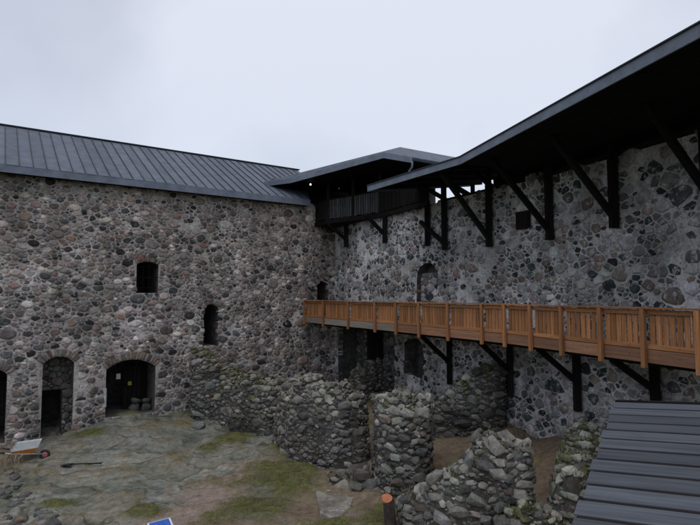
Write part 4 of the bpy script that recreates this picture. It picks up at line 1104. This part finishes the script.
# cut log standing against the stub of wall
lq = at_z(392, 535, .35); zl = gz(lq.x, lq.y); r = ray(388, 498); t = math.hypot(lq.x, lq.y) / math.hypot(r.x, r.y); topz = ZE + r.z * t
log = thing('cut_log', 'short upright log with fresh orange cut end before the tall ruin stub', 'log', (lq.x, lq.y, zl))
M['bark'] = simple('dark_bark', (.05, .042, .036), .95, 10, .5, 1.5, 30, .03)
M['cut'] = simple('fresh_cut_wood', (.36, .13, .055), .7, 18, .75, 1.2)
V, Fc = [], []; sg = 18
for i, (zz, rr2) in enumerate(((zl - .1, .155), (zl + .2, .145), (topz - .08, .138), (topz, .135))):
    for k in range(sg):
        a_ = 6.28318 * k / sg; rr3 = rr2 * (1 + .06 * math.sin(3 * a_ + 1) + .03 * math.sin(7 * a_))
        V.append((lq.x - .04 * i + rr3 * math.cos(a_), lq.y + rr3 * math.sin(a_), zz + (.06 * math.sin(a_) if i >= 2 else 0)))
for i in range(3):
    for k in range(sg): Fc.append((i * sg + k, i * sg + (k + 1) % sg, (i + 1) * sg + (k + 1) % sg, (i + 1) * sg + k))
link('bark', V, Fc, M['bark'], log, None, True)
cv = [Vector(v) for v in V[3 * sg:]]; cen = sum(cv, Vector()) / sg
link('cut_face', [cen + (v - cen) * .97 + Vector((0, 0, .004)) for v in cv] + [cen + (v - cen) * .97 - Vector((0, 0, .03)) for v in cv], [tuple(range(sg))] + [(k, k + sg, (k + 1) % sg + sg, (k + 1) % sg) for k in range(sg)], M['cut'], log)
# information board: a tilted blue panel in a wooden frame
ib = at_z(158, 540, .1); zg = gz(ib.x, ib.y)
r = ray(158, 519.5); t = math.hypot(ib.x, ib.y) / math.hypot(r.x, r.y); zt3 = ZE + r.z * t
info = thing('information_board', 'low information board with blue panel, white margin and wooden frame', 'sign', (ib.x, ib.y, zg))
bx = Vector((.80, .6, 0)).normalized(); by = Vector((-bx.y, bx.x, 0)); sl = (by * .85 + Vector((0, 0, .35))).normalized(); nn3 = bx.cross(sl)
tc_ = Vector((ib.x, ib.y, zt3 - .02))
M['blue'] = simple('blue_print', (.02, .09, .42), .35, 9, .6, 1.3); M['white'] = simple('white_margin', (.62, .64, .66), .35)
def ipt(x, y, z=0): return tc_ + bx * x - sl * y + nn3 * z
beam('panel', ipt(-.28, .2), ipt(.28, .2), .40, .015, M['white'], info, nn3, .002)
beam('print', ipt(-.235, .2, .012), ipt(.235, .2, .012), .33, .004, M['blue'], info, nn3, 0)
for a, c in ((ipt(-.31, 0), ipt(.31, 0)), (ipt(-.31, .41), ipt(.31, .41)), (ipt(-.295, 0), ipt(-.295, .41)), (ipt(.295, 0), ipt(.295, .41))): beam('frame', a, c, .03, .035, M['larch_grey'], info, nn3)
for s in (-.2, .2): q = ipt(s, .25, -.03); beam('leg', q, (q.x, q.y, gz(q.x, q.y) - .05), .06, .06, M['larch_grey'], info, (1, 0, 0))
# flat pale slab, outcrops and loose stones
def boulder(name, label, px, py, zg_, sx, sy, sz, colr, seed, group=None, yaw=0.0, sink=.35):
    rr = random.Random(seed); q = at_z(px, py, zg_); q.z = gz(q.x, q.y) + sz * (1 - 2 * sink) * .5
    tu = Vector((math.cos(yaw), math.sin(yaw), 0)); tv = Vector((-tu.y, tu.x, 0))
    nn = Vector((rr.uniform(-.12, .12), rr.uniform(-.12, .12), 1)).normalized()
    V, Fc = rock_at(rr, q, .3, nn, tu, tv, sx, sy, sz)
    o = link(name, V, Fc, M['ruin_stone'], None, q, False, [(*[k_ * .75 for k_ in colr], 1)] * len(V)); tag(o, label, 'rock', group); return o
def slab_rock(name, label, outline, zg_, th, colr):
    pts = [at_z(px, py, zg_) for px, py in outline]; n_ = len(pts); V = []
    for s, dz in ((1.0, -.15), (1.0, th * .6), (.95, th)):
        c_ = sum(pts, Vector()) / n_
        for p_ in pts: e_ = c_ + (p_ - c_) * s; V.append((e_.x, e_.y, gz(e_.x, e_.y) + dz if dz < 0 else gz(c_.x, c_.y) + dz + .02 * math.sin(e_.x * 9)))
    Fc = [(r_ * n_ + i, r_ * n_ + (i + 1) % n_, (r_ + 1) * n_ + (i + 1) % n_, (r_ + 1) * n_ + i) for r_ in range(2) for i in range(n_)] + [tuple(range(2 * n_, 3 * n_))]
    o = link(name, V, Fc, M['stone'], None, Vector(V[0]), False, [(*colr, 1)] * len(V)); tag(o, label, 'rock')
    bm = bmesh.new(); bm.from_mesh(o.data); bmesh.ops.recalc_face_normals(bm, faces=bm.faces[:]); bm.to_mesh(o.data); bm.free()
slab_rock('stone_slab', 'flat pale polygonal slab bedded in the trodden soil', ((315, 487), (330, 485), (347, 489), (355, 495), (351, 506), (343, 515), (330, 518), (320, 512)), .3, .07, (.25, .235, .205))
boulder('boulder', 'pinkish flat boulder lying at the foot of the slumped wall', 272, 432, .5, .65, .4, .28, (.24, .215, .195), 41)
boulder('boulder', 'angular grey boulder half sunk in the moss', 198, 427, .55, .38, .28, .2, (.20, .205, .195), 42)
boulder('boulder', 'rounded tan boulder between the slab and the tall ruin stub', 352, 484, .35, .40, .32, .3, (.23, .195, .165), 43)
boulder('boulder', 'grey block of stone propped against the tall ruin stub', 371, 489, .4, .24, .2, .3, (.22, .225, .225), 44)
rb = random.Random(90)
for k in range(110):
    px = rb.uniform(0, 72) ; py = 472 + rb.random() * 53
    if px > 14 + (py - 470) * .85: continue
    sz = rb.choice((.05, .06, .08, .1, .13, .18))
    cc = pick(rb, [((.17, .18, .17), 3), ((.24, .24, .22), 2), ((.12, .13, .13), 2), ((.2, .16, .12), 1)])
    boulder('loose_stone', 'loose grey stone in the rubble spread over the bedrock edge', px, py, 0, sz * 1.3, sz, sz * .7, cc, 200 + k, 'loose rubble on the bedrock edge', rb.uniform(0, 3))
# dry grass by the wheelbarrow, grass on the moss patches
M['straw'] = simple('dry_straw', (.30, .21, .12), .9); M['grass'] = simple('short_grass', (.082, .088, .027), .8, 3, .5, 1.5)
def blades(name, pts, mat, hmin, hmax, wd, lean, rng):
    V, Fc = [], []
    for p_ in pts:
        a_ = rng.uniform(0, 6.28); h = rng.uniform(hmin, hmax); l = rng.uniform(.2, 1) * lean * h; b_ = a_ + rng.uniform(-.6, .6)
        s_ = Vector((math.cos(a_ + 1.57), math.sin(a_ + 1.57), 0)) * wd; t_ = Vector((math.cos(b_), math.sin(b_), 0)) * l
        k = len(V); V += [p_ - s_, p_ + s_, p_ + t_ * .4 + s_ * .6 + Vector((0, 0, h * .6)), p_ + t_ * .4 - s_ * .6 + Vector((0, 0, h * .6)), p_ + t_ + Vector((0, 0, h))]
        Fc += [(k, k + 1, k + 2, k + 3), (k + 3, k + 2, k + 4)]
    return link(name, V, Fc, mat)
rg = random.Random(8); pts = []
for _ in range(420):
    px, py = rg.gauss(10, 9), rg.gauss(461, 6); q = at_z(px, py, 0); q.z = gz(q.x, q.y) - .02; pts.append(q)
o = blades('dry_grass', pts, M['straw'], .12, .5, .006, .9, rg); o['kind'] = 'stuff'; o['label'] = 'dry straw-coloured grass stems beside the wheelbarrow'
for k in range(500):
    u = rg.uniform(-14, -3); q = lpt(u, 0, rg.uniform(.05, .35)); q.z = gz(q.x, q.y) - .02
    if fbm(u * 1.1, 3, 1, 3) > .05: RUIN_TUFTS.append(q)
for k in range(500):
    q = (apt if k % 2 else bpt)(rg.uniform(3, 14 if k % 2 else 4), 0, rg.uniform(.05, .35)); q.z = gz(q.x, q.y) - .02
    if fbm(q.x * 1.1, q.y, 1, 3) > .05: RUIN_TUFTS.append(q)
o = blades('weeds', RUIN_TUFTS, M['grass'], .05, .17, .011, .9, rg); o['kind'] = 'stuff'; o['label'] = 'green weeds rooted in the ruined walls and at the wall feet'
pts = []
wmf = wts['moss']
for _ in range(110000):
    x = rg.uniform(-11, 4); y = rg.uniform(12, 26); i = int(np.searchsorted(gx, x)) - 1; j = int(np.searchsorted(gy, y)) - 1
    if rg.random() < wmf[j, i] ** 1.5: pts.append(Vector((x, y, gz(x, y) - .01)))
o = blades('grass', pts, M['grass'], .02, .065, .006, .9, rg); o['kind'] = 'stuff'; o['label'] = 'short grass and moss in patches on the courtyard floor'
print('blades', len(pts))
